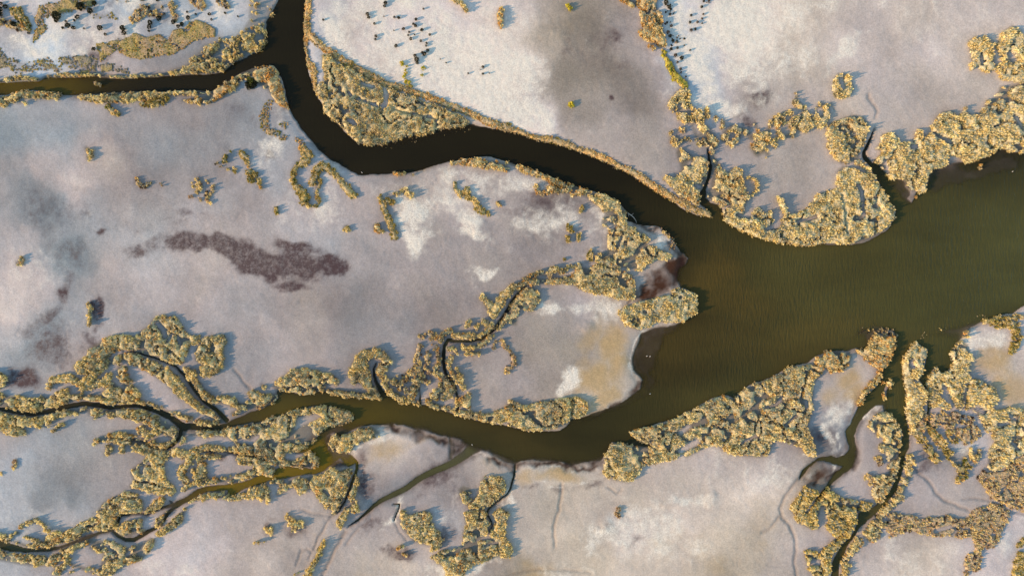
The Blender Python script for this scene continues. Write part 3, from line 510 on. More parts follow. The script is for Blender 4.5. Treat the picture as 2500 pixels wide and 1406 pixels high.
("reed_bed","straw",CR,"beaded reed strip down the east bank of the right hand creek to the bottom edge",1,
 "P S2.4 140,27 142,30,2.6 139,36 141,42 138,47,3 134,55,2.6 130,62,3 133,66,2 127,70,2.6 121,75,2.6 115,80,3.4 112,86,1.8 117,93,1.3;P S3.4 108,92 103,97,3.4 110,98,3.4 105,104,3.4 98,100,2.4;P S3.4 92,108 88,114,3.4 85,118,2.6 80,124,2.6 78,130,2.6 80,136,3 77,142,2 ;P S1.6 83,130"),
("reed_bed","yellow",CR,"big folded reed bed with combed grey green reeds west of the bottom creek",1.1,
 "P P 38,57 42,55 48,58 54,60 50,66 44,73 40,79 45,78 52,70 58,62 62,58 66,56 65,60 72,62 78,66 86,67 92,69 100,70 106,72 104,77 98,80 94,79 91,76 90.5,86 88,93 86,99 80,106 74,111 69,117 66,124 66,134 60,142 50,142 45,133 42,125 40,118 44,115 50,117 54,122 58,115 64,110 69,107 69,102 62,96 60,92 64,88 62,82 58,74 53,84 54,96 48,95 40,92 35,90 31,83 27,77 30,70 35,63;-P S2.8 58,76 57,86 57,98;-P S3 48,127 53,127"),
("reed_bed","olive",CR,"dark green bush bed cut by the bottom right corner",1,
 "P S2 251,106 245,111,2;P S3.6 247,120 244,130,4 241,140,3.6 250,132,5"),
]

# dark bushes: sheet, region label, list of x,y,r
SHRUBS = [
("in the photo's top left corner", "A 1.5,16,3.6 2,10,2.6 8,8,2.2 3,5,1.4 16,25,2.8 20.5,22,1.2 29.5,33,1.2"),
("below the curved olive scrub ridge", "A 57,17,4 56,21,2 79,8,3.6 88,12,2.6 92,5,2.2 76,18,2.2 73,21,1.1 67,26,2.2 65,22,1 62,28,1.2 72,28,1.8 82,28.5,.8"),
("amid the top left white flat", "A 97,28,2.3 102,34,1.2 119,28.5,2.5 120,33,2 91,48,1.8 113,1,1.2 137,.5,2 152,1,2"),
("above the large olive brown scrub patch", "A 153,19,2.1 145,23,2.1 144,27,2.1 143.5,31,1.1 181,18.5,2 180,13,1 167,22.5,2 171.5,26.5,1.6 175,24.5,1.7"),
("left of the upper dark river", "A 201,15,1.4 203,20,1 216,14,1.2 217,9,1.2 188,15,.9 228,17,.9"),
("left part of central white flat", "B 126,4.5,1.8 125,7.5,1.2 109,15,1.7 110,18.2,1.4 115.5,24,1.1 134.5,18,1.1 138.5,18.5,1.5 117,36,1.4 116.5,38.8,1 134,30.5,.6 67,20.5,1 124.5,17,.5"),
("upper row on central white flat", "B 162,10,.9 155,20,1.3 152.5,24.3,1.1 154.5,26,1.3 143,29,1.4 160.5,30,1.4 148.5,32,.9"),
("lower row on central white flat", "B 147.5,35,.9 153.5,34.5,.7 168,34.5,1.1 150,38.5,1.5 159.5,40.5,1.3 136,45,1.6 165,42.5,1.1 164.5,45,1"),
("in the dark knot on central white flat", "B 166,49.5,1.5 163,53,2.1 161,51.5,1.3 154,54.5,1.6 155.5,58,2.1 156,61,1.4"),
("right end of central white flat", "B 178,57.5,.5 183.5,61,.7 218.5,65,1.3 204.5,71,.8 216,67.5,.4 218.5,71.5,1 224.5,71,.6"),
("on salt hugging the amber strip", "C 150,4,2.4 153,8,1.6 150,13,.9 154,15,1.2 151,23,1.1 155,26,1.4 152,32,1.6 154,35.5,1.6 157,40,1.2"),
("on salt beside the lime bush strip", "C 155,48,1.5 161,47,1.1 159,54,1.6 165,56.5,1.8 161,60.5,1 164,67,1.3 164.5,70,.9 169,74,.8"),
("right side of the blue salt strip", "C 184,8,1.2 186,2.5,1 191,2,1.1 185.5,15,1 174,16,1.1 173,22.5,1.2 180,22.5,1.2 184.5,19,.9 184.5,23.5,.7 174,30,1.4 178,29,1.2 173,49,.9"),
]
YELLOW = [
("yellow_bush","lime","small lime yellow bush with a long blue shadow on the brown flat at the top","C S1.4 58,6.5 60,9.5,1.6"),
("yellow_bush","lime","small lime yellow bush with a blue shadow on the flat above the levee","C S1 60,98.5 60,102"),
("yellow_bush","lime","left yellow tuft at the foot of the central white flat","B S1.1 142,60"),
("yellow_bush","lime","middle yellow tuft trailing a sandy strand at the foot of the central white flat","B S1 146,64;B S.6 145,68 143,73 144,78 150,82"),
("yellow_bush","lime","right yellow tuft with shadow at the foot of the central white flat","B S1.1 162,66.3;B S.7 160.5,72"),
("yellow_bush","brown","round brown bush beside the scar on the southern pink flat","O S1.5 106,76 104.5,82,2"),
("bush","dark","large dark round bush behind the amber point where the creek meets the river","A S5 238,80 243,82"),
]
# ------------------------------------------------------------------ what the mud is made of (plan of deposits)
wx = fbm(XX, YY, 150, 41, 5) * 42; wy = fbm(XX, YY, 150, 57, 5) * 42
wx2 = fbm(XX, YY, 30, 61, 4) * 9; wy2 = fbm(XX, YY, 30, 67, 4) * 9

def blobs(rows, warp=1.0):
    f = np.zeros(XX.shape)
    for x, y, rx, ry, ang, amt in rows:
        c, s = math.cos(math.radians(ang)), math.sin(math.radians(ang))
        dx = XX + wx * warp + wx2 - x; dy = YY + wy * warp + wy2 - y
        u = (dx * c + dy * s) / rx; v = (-dx * s + dy * c) / ry
        f = np.maximum(f, amt * np.exp(-(u * u + v * v) ** 1.3 * 0.8))
    return f

salt = blobs([
    (170,70,150,60,10,.6),(90,125,90,25,-10,.7),(330,30,120,45,0,.65),(470,60,70,45,30,.6),(560,40,60,50,0,.5),(250,110,120,30,-25,.65),(20,20,60,30,0,.3),
    (960,60,110,110,30,.7),(1010,130,110,90,40,.95),(1100,130,150,90,30,.95),(1120,170,130,80,30,1),(1220,240,150,70,30,.95),(1320,270,70,50,35,.8),(850,110,50,110,-25,.75),
    (1180,60,120,80,0,.55),(930,180,120,35,35,.8),(1280,190,90,70,30,.9),(1050,230,140,40,32,.75),(880,20,120,60,0,.55),
    (1660,60,50,70,10,.95),(1690,150,50,80,15,.95),(1720,210,40,40,0,.8),(1800,70,120,100,-20,1),(1880,130,130,70,-20,.75),(1960,50,110,50,-25,.6),(2060,130,90,22,-35,.65),(1760,240,60,35,10,.7),
    (2250,60,250,90,0,.3),(2390,40,140,60,0,.3),(1860,235,60,25,0,.55),
    (650,350,60,40,20,.6),(690,300,30,50,-30,.6),(620,400,60,50,0,.45),(790,470,70,50,30,.55),(830,420,40,60,-30,.6),(700,450,60,60,0,.35),(740,520,110,25,10,.3),
    (1000,500,60,60,40,.8),(1020,560,55,35,20,.85),(1100,440,90,40,10,.6),(1200,430,90,40,10,.65),(1160,548,36,16,10,.9),(1180,632,34,16,0,.75),(1320,540,70,40,10,.6),(1360,520,50,50,0,.65),(1440,560,40,60,10,.65),
    (1400,640,80,30,-20,.45),(1290,440,60,25,20,.55),(1150,510,60,30,30,.7),
    (1590,580,22,34,10,.75),(1610,560,30,14,0,.7),(1420,740,90,24,15,.85),(1490,770,50,30,30,.85),(1340,722,30,14,5,.8),(1388,925,30,36,10,1),(1372,945,20,30,0,.9),(1450,790,20,14,0,.5),
    (1150,1395,90,16,-15,.9),(1540,1260,60,35,-15,.7),(1500,1310,60,36,0,.75),(1590,1300,90,45,-15,.75),(1700,1222,50,24,0,.8),(1650,1210,70,14,0,.65),(1640,1350,130,60,0,.5),(1420,1370,90,40,0,.5),(1900,1190,70,35,-10,.55),(1800,1160,120,50,0,.35),
    (1100,1265,26,34,0,.55),(945,1277,26,9,-15,.85),(970,1240,8,30,-20,.7),(930,1070,70,22,-10,.6),(860,1100,18,22,0,.7),(1190,1120,30,18,30,.7),(1250,1215,16,40,-20,.8),
    (2060,1000,26,50,0,.9),(2050,1060,16,40,0,.8),(2130,1010,20,34,30,.7),(2370,830,50,50,0,.75),(2440,830,40,30,0,.65),(2350,920,30,50,0,.55),(2360,1060,50,22,10,.5),(2340,1030,30,16,0,.6),
    (2250,1380,130,70,0,.45),(2480,1350,60,80,0,.45),(2320,1100,20,40,-20,.5),(2180,1310,70,30,0,.4),(210,1350,45,22,0,.5),(80,1290,30,12,0,.55),(100,1270,160,60,0,.35),
    (400,1395,80,30,0,.35),(60,680,120,60,0,.3),(170,420,80,20,15,.35),(90,640,60,50,0,.35),
])
salt_rim = np.zeros(XX.shape)
paint(salt_rim, parse("""
K S1.1 164,34 150,36 138,37 129,42 124,48 120,57 117,66 116,74 118,82 124,87 128,90 126,97 117,104 106,112 92,115 82,121;
O S1.2 6,54 10,45 14,39 24,37 40,37 52,37 62,40 68,40 78,36 88,34; O S1.6 0,72 6,64 12,55 18,51 28,52 38,54 44,57 52,57 62,55 72,52 84,47 92,43;
N S1.4 92,20 100,18 112,16 124,11; N S1 119,1 128,2; N S1 210,26 218,22 226,26 234,31 240,34; N S1.4 240,60 236,70 244,72 250,68;
L S2 92,116 88,124 84,130 80,140; P S1.6 71,5 73,12 79,22 76,27; L S1.6 109,113 116,112 104,120 96,128; N S.7 116,92 124,90 132,88 137,82 139,74 136,69;
N S.8 104,18 118,18; P S.7 66,30 72,34 68,42; P S1.2 40,28 48,27 58,26; L S1.5 118,114 112,122
"""), 4.0, 1.0, wx2, wy2)
salt = np.maximum(salt, salt_rim * (.30 + .5 * sstep(-.5, .5, fbm(XX, YY, 20, 83, 4))))

algae = blobs([
    (110,520,110,60,20,.42),(60,490,60,40,0,.3),(180,500,70,60,0,.32),(170,628,52,40,10,.48),(125,600,18,24,40,.4),(150,720,18,60,10,.6),(95,790,60,30,-20,.5),(130,850,80,50,-10,.6),(210,830,50,30,0,.45),
    (390,596,60,30,0,.55),(440,560,100,34,0,.3),(480,606,90,24,5,.8),(560,612,80,28,6,.95),(640,640,80,36,12,1.1),(720,650,60,40,12,1.05),(790,640,46,30,5,1.05),(720,600,70,16,15,.7),(330,550,50,24,20,.35),(340,600,45,20,0,.55),(470,530,70,20,10,.4),
    (330,690,50,28,0,.3),(250,560,26,10,-20,.6),(530,600,40,20,0,1),(700,700,60,16,10,.55),
    (1460,90,70,50,20,.36),(1500,150,70,60,30,.4),(1510,100,40,40,0,.45),(1500,240,10,8,0,.8),(1420,110,60,60,0,.35),
    (1850,235,36,26,0,.75),(1790,270,20,14,0,.7),(1810,290,24,16,0,.6),(1330,490,70,34,10,.6),(1290,520,60,20,10,.45),
    (240,30,70,30,0,.4),(400,30,50,36,0,.45),(250,130,90,22,-20,.5),(240,140,60,16,-10,.5),(660,370,18,14,0,.7),(560,290,120,60,0,.3),(480,380,120,90,0,.25),(300,450,160,60,0,.22),
    (905,1180,40,46,0,.5),(890,1150,24,60,0,.6),(1060,1180,70,34,-20,.48),(1110,1200,60,50,0,.38),(1000,1350,55,20,0,.75),(960,1342,30,20,0,.6),(900,1275,50,36,0,.4),(1090,1320,30,50,0,.5),(1430,1185,60,10,-15,.45),(1370,1195,34,9,0,.4),(1300,1185,24,10,0,.5),
    (1490,1300,34,24,0,.55),(1570,1325,40,14,-10,.4),(230,770,16,34,0,.85),(610,1315,30,10,0,.3),(680,1265,30,10,0,.3),(730,1290,30,34,0,.5),(655,1295,20,18,0,.5),
    (120,1170,70,60,20,.15),(220,1110,80,70,0,.12),(60,920,50,36,-10,.8),(30,930,40,24,0,.6),(2020,1070,50,40,0,.5),(2380,1000,40,40,0,.3),(2000,1000,40,40,0,.3),(1300,820,40,90,60,.15),
    (2260,1120,30,40,20,.5),(1050,900,30,60,10,.45),(2140,1160,30,40,20,.4)
], .55)
ochre = blobs([
    (1500,850,46,60,20,.8),(1450,930,60,60,30,.85),(1480,980,70,26,-25,.8),(1440,830,50,40,-30,.6),(1520,920,40,50,0,.8),(1420,880,30,30,0,.6),
    (2060,910,40,40,20,.75),(2085,960,40,40,0,.8),(2030,950,30,40,0,.5),(2430,880,50,60,30,.75),(2470,950,50,50,0,.8),(2460,810,30,30,0,.3),
    (960,1100,70,30,-15,.6),(900,1120,30,20,0,.4),(1360,1160,70,22,0,.85),(1280,1165,30,26,0,.7),(1190,1140,40,26,20,.5),(1040,1090,50,16,0,.5),(1180,1150,60,30,30,.4),
    (780,1330,40,30,-30,.35),(1300,1390,60,40,0,.6),(1760,1370,60,50,30,.5),(1650,1310,160,60,0,.35),(1850,1270,40,60,0,.5),(1720,1300,30,40,0,.4),(1320,1390,80,30,-40,.5),
    (900,60,80,90,30,.3),(960,150,80,40,30,.35),(1080,230,80,30,30,.25),(1040,380,50,16,-10,.5),(1100,420,60,30,0,.35),(2330,60,120,70,0,.2),(200,300,80,20,0,.25),(950,1370,120,50,-30,.35),(1850,50,120,60,0,.25),
    (1330,1340,100,40,0,.3),(1370,90,40,100,0,.25)
], .6)
redmud = np.zeros(XX.shape)
paint(redmud, parse("""
K P 116,14 128,16 145,8 158,-2 166,-8 173,-14 175,-24 168,-31 156,-27 146,-19 136,-15 128,-6 120,4; G S2 150,97 160,102 168,108 174,114; P S3 89,25 84,32 78,38 72,43 66,48; P P 40,54 44,46 52,38 62,33 70,36 66,42 58,50 50,55;
O S2.4 0,34 8,32 20,34 40,34 55,35 66,36 80,33 90,33; K S2.2 84,122 96,117 112,110 124,101 130,92; N S3 130,0 150,3 168,9 182,12; N S2.5 190,12 205,17 192,24 189,16; N S3 228,28 238,33 246,36;
N S2.4 70,8 68,14 72,22; N P 66,36 74,30 84,29 92,34 86,36 76,34; G S2 114,74 124,79 134,82 142,81; M S1.5 200,23 215,24 228,25 250,26; N S1.5 0,25 10,27; B S1.6 55,70 54,78 57,86; B S2 78,110 84,120; M S1.3 150,76 140,80; M S1.3 90,100 82,104 72,108
"""), 9.0, 1.0, wx2 * 1.6, wy2 * 1.6)
redmud = np.maximum(redmud, .62 * shelf * sstep(.15, .45, WATER)) * np.clip(.92 + .45 * fbm(XX, YY, 30, 151, 4), 0, 1)
# fractal break-up of the deposits
fine = fbm(XX, YY, 9, 81, 3); mid = fbm(XX, YY, 46, 91, 5); big = fbm(XX, YY, 260, 99, 4); speck = fbm(XX, YY, 17, 83, 4)
# lightness and hue of the bare mud, surveyed at points: x, y, grey level under this sun, hue (-1 blue grey .. 0 mauve .. 1 tan)
SURVEY = np.array([
20,330,150,-.6, 150,300,150,-.5, 300,320,148,-.2, 450,260,140,0, 560,300,140,-.1, 620,420,172,-.3, 500,400,140,-.2, 380,380,142,-.3, 250,360,160,.2, 100,420,165,.1, 180,455,185,.4, 60,480,138,-.5, 120,520,128,-.5,
250,500,150,-.2, 300,600,165,-.1, 200,560,160,-.2, 40,590,175,.2, 80,690,185,.3, 20,740,190,.3, 170,640,140,-.6, 280,650,175,0, 250,720,165,-.1, 400,700,172,.1, 560,720,168,.2, 500,670,175,.3, 330,780,160,-.1, 80,840,140,-.6,
200,800,165,-.2, 30,800,165,-.2, 450,760,160,.1, 600,780,165,.3, 560,850,150,-.2, 620,900,160,0, 700,760,140,.2, 700,850,160,.1, 760,820,150,.1, 830,760,133,.1, 900,720,130,.1, 900,830,145,.1, 1000,780,136,.1,
1050,740,130,.1, 1120,700,136,.15, 1000,650,150,.1, 900,620,150,-.1, 850,560,160,-.1, 750,540,170,-.2, 950,560,160,0, 1100,590,145,.2, 1200,600,145,.2, 1300,590,140,.3, 1400,600,160,.1, 1250,650,145,.2, 1330,510,128,.1,
1250,480,165,.1, 1150,470,175,.2, 1050,430,165,.4, 1000,480,150,.2, 700,420,165,-.3, 650,300,150,-.2, 690,380,165,-.3, 740,440,165,-.1, 830,460,175,-.1, 880,480,165,0,
150,60,195,-.5, 100,130,205,-.4, 300,60,190,-.5, 420,80,185,-.5, 560,60,190,-.5, 260,110,195,-.2, 220,140,170,0, 60,110,165,-.2, 500,150,150,-.3, 400,150,140,-.2, 600,100,150,-.5,
830,150,185,-.4, 800,60,180,-.4, 870,60,190,.5, 900,140,200,.5, 1000,60,205,.1, 1050,150,212,.1, 1000,200,205,.4, 1150,100,205,.1, 1200,200,212,.2, 1280,150,205,.2, 1250,60,195,.2, 1330,270,205,0, 1350,100,150,.5,
1400,60,124,.6, 1450,60,126,.5, 1480,150,124,.4, 1400,180,122,.6, 1530,200,128,.4, 1430,260,136,.5, 1500,300,155,.3, 1560,320,150,.4, 1600,380,155,.3, 1560,250,130,.4, 1550,100,150,.1,
1650,60,205,-.6, 1690,150,200,-.6, 1720,220,195,-.5, 1780,60,215,.2, 1850,100,218,.3, 1930,60,200,.3, 1900,180,185,.1, 1850,210,165,0, 1990,40,175,.3, 2050,120,195,.2, 2000,160,170,.3, 2100,80,185,.1, 2250,60,185,.4,
2400,40,195,.1, 2480,40,190,.1, 2200,150,183,.2, 2250,230,170,.2, 2330,150,185,.1, 2150,230,175,0, 1950,220,165,.1, 2200,280,172,.2, 1830,260,150,.2, 1950,400,158,.3, 2000,360,165,.3, 1850,450,150,.1, 1700,380,150,-.1,
1200,870,150,0, 1300,800,135,.15, 1380,760,138,.2, 1250,760,150,.1, 1330,900,145,.2, 1250,950,150,0, 1400,850,150,.5, 1480,800,165,.6, 1500,880,180,.8, 1470,960,185,.9, 1400,740,175,-.2,
100,1060,160,-.4, 60,1150,170,-.5, 200,1160,136,-.4, 120,1200,142,-.4, 220,1090,140,-.4, 280,1180,145,-.2, 60,1240,175,-.5, 180,1250,180,-.3, 300,1100,145,-.1, 380,960,170,-.2, 520,1120,160,0, 420,1380,190,.2, 540,1320,175,0,
620,1250,170,.1, 640,1350,185,.2, 700,1230,170,.2, 760,1300,170,.2, 720,1390,160,.1, 850,1330,175,.2, 900,1380,175,.6, 1000,1280,160,.3, 1050,1310,155,.1, 950,1200,140,-.1, 950,1130,165,.5, 1000,1080,180,.5, 1050,1150,150,.2,
1120,1170,140,.1, 1170,1130,185,.3, 1080,1220,130,0, 1100,1280,160,-.3, 930,1320,165,.2, 1060,1350,180,.1, 1000,1390,185,.5, 1300,1250,165,.3, 1300,1320,170,.4, 1270,1390,140,.7, 1350,1160,190,.6, 1400,1280,180,.4,
1450,1220,185,.3, 1550,1190,180,.3, 1550,1300,190,0, 1650,1250,195,.2, 1700,1180,185,.3, 1800,1150,175,.4, 1850,1220,195,.3, 1750,1320,190,.4, 1830,1360,165,.5, 1900,1300,185,.3, 1650,1380,185,.4, 1450,1380,185,.4,
1760,1400,150,.7, 1720,1400,165,.5, 1880,1390,180,.1, 1960,1370,160,.2, 1920,1150,170,.2, 2060,960,175,.6, 2040,1040,160,-.4, 2010,1080,120,-.3, 2120,1010,160,.2, 2130,1120,165,.2, 2100,1180,170,.1, 2000,1180,110,.6,
2250,1200,165,.1, 2300,1150,170,.2, 2330,1230,165,.2, 2400,1180,165,.2, 2230,1250,160,0, 2280,1360,195,.3, 2200,1390,190,.3, 2400,1330,190,.2, 2480,1340,190,-.1, 2430,850,180,0, 2460,900,180,.6, 2400,920,165,0, 2480,960,180,.7,
2340,1060,190,-.3, 2310,1110,140,-.5, 2700,300,175,.1, 2700,1100,175,.2, -200,300,160,-.3, -200,1200,170,-.3, 600,-200,180,-.1, 1500,-200,160,.2, 2200,-200,185,.2, 600,1600,175,.2, 1500,1600,175,.4, 2200,1600,180,.2]).reshape(-1, 4)
num = np.zeros(XX.shape); hue = np.zeros(XX.shape); den = np.zeros(XX.shape)
for x, y, g, h in SURVEY:
    w = 1.0 / (((XX + .7 * wx + wx2 - x) ** 2 + (YY + .7 * wy + wy2 - y) ** 2) + 26.0 ** 2) ** 1.7
    num += w * ((g / 255.0) ** 2.2); hue += w * h; den += w
tone = num / den * (1 + .07 * mid + .15 * fbm(XX, YY, 120, 131, 3) + .045 * speck + .03 * fine)
hue = np.clip(.28 * sstep(1080, 1250, YY) * sstep(1150, 1300, XX) * sstep(2050, 1900, XX) + .2 * sstep(1700, 1850, XX) * sstep(420, 300, YY) - .10 * sstep(1050, 900, XX) * sstep(230, 320, YY) * sstep(950, 850, YY) + 1.15 * hue / den + .30 * fbm(XX, YY, 150, 141, 3), -1, 1)
cool = np.clip(-hue, 0, 1); mud = np.clip(hue, 0, 1)
salt = np.clip(sstep(.22, 1.0, salt + .26 * mid + .14 * fine + .1 * speck) * 1.0 + .10 * big, 0, 1)
alg_n = fbm(XX, YY, 44, 171, 6, .78)
algae_core = np.clip(sstep(.22, .82, algae + .30 * alg_n) * np.clip(.5 + algae, 0, 1) + .26 * sstep(.05, .9, algae), 0, 1)
ochre = np.clip(sstep(.2, .95, ochre + .2 * mid), 0, 1)

# ------------------------------------------------------------------ lie of the land
groove = np.zeros(XX.shape)
paint(groove, parse("""
O S1 51,52 50,60 49.5,70 48,80 44,90 42.5,100 44,112; P S1.2 138,32 146,40 152,45 160,51 165,60 172,68 184,73 196,78; P S.8 190,67 202,66 214,68 226,72 238,78 250,82;
P S1.2 40,40 34,48 27,56 20,66 17,75 19,84 26,92 30,102 31,116 30,128 33,142; P S.8 17,82 10,92 0,98; D S1 107,113 109,106 105,101 101,95 101,90;
N S1 78,80 70,88 65,98 62,105 58,114; N S.6 76,82 66,82 54,80 44,76; N S.6 112,86 102,94 94,102 88,110; N S.5 136,90 140,99 146,106; N S1.5 86,98 82,108 74,122 66,138;
N S.7 46,114 43,122 41,130 46,116 52,113 56,116 54,122; O S.6 94,55 103,62 108,58; O S.5 0,139 20,134 40,133 60,135 80,137; I S1 223,78 232,88 240,96; I S.6 230,84 240,100
"""), 3.0, 1.0, wx2 * .4, wy2 * .4)
rill = sstep(.035, .0, np.abs(fbm(XX + wx2, YY + wy2, 130, 181, 4, .6))) * sstep(-.1, .5, fbm(XX, YY, 210, 191, 2))
rise = blobs([(1425,798,16,12,0,1),(1165,548,34,18,10,.7),(1730,1218,15,20,-20,.7),(1625,1225,24,12,0,.7),(930,520,60,50,20,.35),(1000,150,160,90,30,.3),(1150,120,60,40,0,.25),(1055,790,80,160,20,.1),(1860,235,60,30,0,.3),(1010,540,50,40,40,.5),(1100,450,100,50,20,.4),(210,1345,40,18,0,.4),(1480,1285,20,14,-30,.7)], .25)
land = 0.16 + 0.30 * sstep(.35, 0, wide) + 0.16 * big + 0.05 * mid + 0.012 * fine + 0.3 * rise
bank = 0.022 * speck
bed = -0.42 - 1.4 * sstep(.45, 1.0, wide) - .08 * mid
bed = bed * (1 - shelf) + shelf * (-.035 - .17 * sstep(.45, 1.0, wide) + .03 * mid)
k = sstep(.16, .84, WATER + .0 * mid)
ZZ = np.maximum(land, .05) * (1 - k) + bed * k + bank * (1 - k) - .06 * rill * (1 - k) - 0.20 * groove * (1 - k) - .20 * redmud * (1 - k)
# marks of the sun-dried crust: ripples a few centimetres high, stronger on the salt
ZZ += (0.012 + .018 * salt) * fbm(XX, YY, 7.5, 113, 2) * (1 - k)

wet = np.clip(sstep(.17, -.02, ZZ) + .8 * groove * (1 - k) + .16 * rill + .62 * sstep(.03, .30, blur(WATER, 2, 2)) * (1 - .7 * ochre), 0, 1)
wet = np.clip(blur(wet, 1, 1) * 1.0, 0, 1) * (1 - salt_rim * .8)

# ------------------------------------------------------------------ how much reed litter lies on the mud
VEG = []
litter = np.zeros(XX.shape)
for name, style, group, label, dens, plan in BEDS:
    ops = parse(plan)
    VEG.append(ops)
    m = np.zeros(XX.shape)
    paint(m, ops, 5.0)
    amount = {"scrub": .55, "brown": .5, "dull": .55, "dark": .15, "drowned": .1}.get(style, .9)
    litter = np.maximum(litter, m * amount * min(1, dens))
litter = litter * (1 - sstep(.5, .8, WATER))

# ------------------------------------------------------------------ ground mesh: fine in the picture, coarse to the horizon
def axis(g):
    lo, hi = g[0], g[-1]
    st = [60, 200, 600, 1500, 4000, 10000, 20000]
    return np.concatenate([[lo - s for s in reversed(st)], g, [hi + s for s in st]])
AX, AY = axis(GX), axis(GY)
def pad(f, edge=True, value=0.0):
    return np.pad(f, 7, mode='edge') if edge else np.pad(f, 7, constant_values=value)

def grid_mesh(name, ax, ay, zz, keep=None):
    nx, ny = len(ax), len(ay)
    X, Y = np.meshgrid(ax, ay)
    wxx, wyy = to_world(X, Y)
    co = np.stack([wxx, wyy, zz], -1).reshape(-1, 3)
    idx = np.arange(nx * ny).reshape(ny, nx)
    f = np.stack([idx[1:, :-1], idx[1:, 1:], idx[:-1, 1:], idx[:-1, :-1]], -1).reshape(-1, 4)
    sel = np.arange(nx * ny)
    if keep is not None:
        f = f[keep.reshape(-1)]
        sel, inv = np.unique(f, return_inverse=True)
        f = inv.reshape(-1, 4); co = co[sel]
    me = bpy.data.meshes.new(name)
    me.vertices.add(len(co)); me.vertices.foreach_set("co", co.astype(np.float32).ravel())
    me.loops.add(f.size); me.loops.foreach_set("vertex_index", f.astype(np.int32).ravel())
    me.polygons.add(len(f))
    me.polygons.foreach_set("loop_start", np.arange(0, f.size, 4, dtype=np.int32))
    me.polygons.foreach_set("loop_total", np.full(len(f), 4, dtype=np.int32))
    me.polygons.foreach_set("use_smooth", np.ones(len(f), bool))
    me.update()
    return me, sel

def colour_attr(me, name, chans, sel):
    a = me.attributes.new(name, 'FLOAT_COLOR', 'POINT')
    d = np.ones((len(sel), 4), np.float32)
    for i, c in enumerate(chans):
        d[:, i] = c.reshape(-1)[sel]
    a.data.foreach_set("color", d.ravel())

zp = pad(ZZ)
zp[:7] = .3; zp[-7:] = .3; zp[:, :7] = .3; zp[:, -7:] = .3
g_me, sel = grid_mesh("mud_flat", AX, AY, zp)
colour_attr(g_me, "deposit_a", [pad(salt), pad(algae_core), pad(ochre), pad(litter, False)], sel)
colour_attr(g_me, "deposit_b", [pad(redmud, False), pad(wet, False), pad(cool), pad(mud)], sel)
colour_attr(g_me, "deposit_c", [pad(tone), pad(tone), pad(tone)], sel)
ground = bpy.data.objects.new("mud_flat", g_me); COL.objects.link(ground)
ground["kind"] = "structure"

# ------------------------------------------------------------------ material helpers
def material(name):
    m = bpy.data.materials.new(name); m.use_nodes = True
    nt = m.node_tree; nt.nodes.clear()
    out = nt.nodes.new("ShaderNodeOutputMaterial")
    return m, nt, out
def node(nt, kind, **kw):
    n = nt.nodes.new(kind)
    for k_, v in kw.items():
        setattr(n, k_, v)
    return n
def mixc(nt, fac, a, b, blend='MIX'):
    n = nt.nodes.new("ShaderNodeMix"); n.data_type = 'RGBA'; n.blend_type = blend
    for s, v in ((n.inputs[0], fac), (n.inputs[6], a), (n.inputs[7], b)):
        if hasattr(v, "is_linked"):
            nt.links.new(v, s)
        elif isinstance(v, (int, float)):
            s.default_value = v
        else:
            s.default_value = (*v, 1)
    return n.outputs[2]
def maths(nt, op, a, b=None, c=None, clamp=False):
    n = nt.nodes.new("ShaderNodeMath"); n.operation = op; n.use_clamp = clamp
    for s, v in zip(n.inputs, (a, b, c)):
        if v is None: continue
        if hasattr(v, "is_linked"): nt.links.new(v, s)
        else: s.default_value = v
    return n.outputs[0]
def noise(nt, vec, scale, detail=3, rough=.55):
    n = nt.nodes.new("ShaderNodeTexNoise"); n.inputs["Scale"].default_value = scale
    n.inputs["Detail"].default_value = detail; n.inputs["Roughness"].default_value = rough
    nt.links.new(vec, n.inputs["Vector"]); return n.outputs["Fac"]

m, nt, out = material("salt_mud")
pos = node(nt, "ShaderNodeNewGeometry").outputs["Position"]
aA = node(nt, "ShaderNodeAttribute", attribute_name="deposit_a"); aB = node(nt, "ShaderNodeAttribute", attribute_name="deposit_b")
sA = node(nt, "ShaderNodeSeparateColor"); sB = node(nt, "ShaderNodeSeparateColor")
nt.links.new(aA.outputs["Color"], sA.inputs[0]); nt.links.new(aB.outputs["Color"], sB.inputs[0])
grain = noise(nt, pos, 3.2, 3, .7); grain2 = noise(nt, pos, 1.1, 3, .6)
aC = node(nt, "ShaderNodeAttribute", attribute_name="deposit_c"); sC = node(nt, "ShaderNodeSeparateColor"); nt.links.new(aC.outputs["Color"], sC.inputs[0])
light = maths(nt, 'MULTIPLY', sC.outputs["Red"], 1.02)
hueC = mixc(nt, sB.outputs["Blue"], (.985, .962, .985), (.76, 1.03, 1.22))
hueC = mixc(nt, aB.outputs["Alpha"], hueC, (1.06, 1.0, .84))
lc3 = node(nt, "ShaderNodeCombineColor")
for i in range(3): nt.links.new(light, lc3.inputs[i])
base = mixc(nt, 1.0, hueC, lc3.outputs[0], 'MULTIPLY')
base = mixc(nt, maths(nt, 'MULTIPLY', sA.outputs["Blue"], .85), base, (.42, .32, .155))
base = mixc(nt, maths(nt, 'MULTIPLY', sA.outputs["Green"], maths(nt, 'MULTIPLY_ADD', noise(nt, pos, .95, 4, .7), 1.7, .06, clamp=True), clamp=True), base, (.074, .053, .060))
sfac = maths(nt, 'MULTIPLY', sA.outputs["Red"], maths(nt, 'MULTIPLY_ADD', grain, 1.7, .12), clamp=True)
base = mixc(nt, sfac, base, (.70, .72, .66))
base = mixc(nt, sB.outputs["Red"], base, (.052, .024, .014))
base = mixc(nt, maths(nt, 'MULTIPLY', aA.outputs["Alpha"], .8), base, (.105, .11, .085))
dark = mixc(nt, 1.0, base, (.42, .38, .34), 'MULTIPLY')
base = mixc(nt, maths(nt, 'MULTIPLY', sB.outputs["Green"], .85), base, dark)
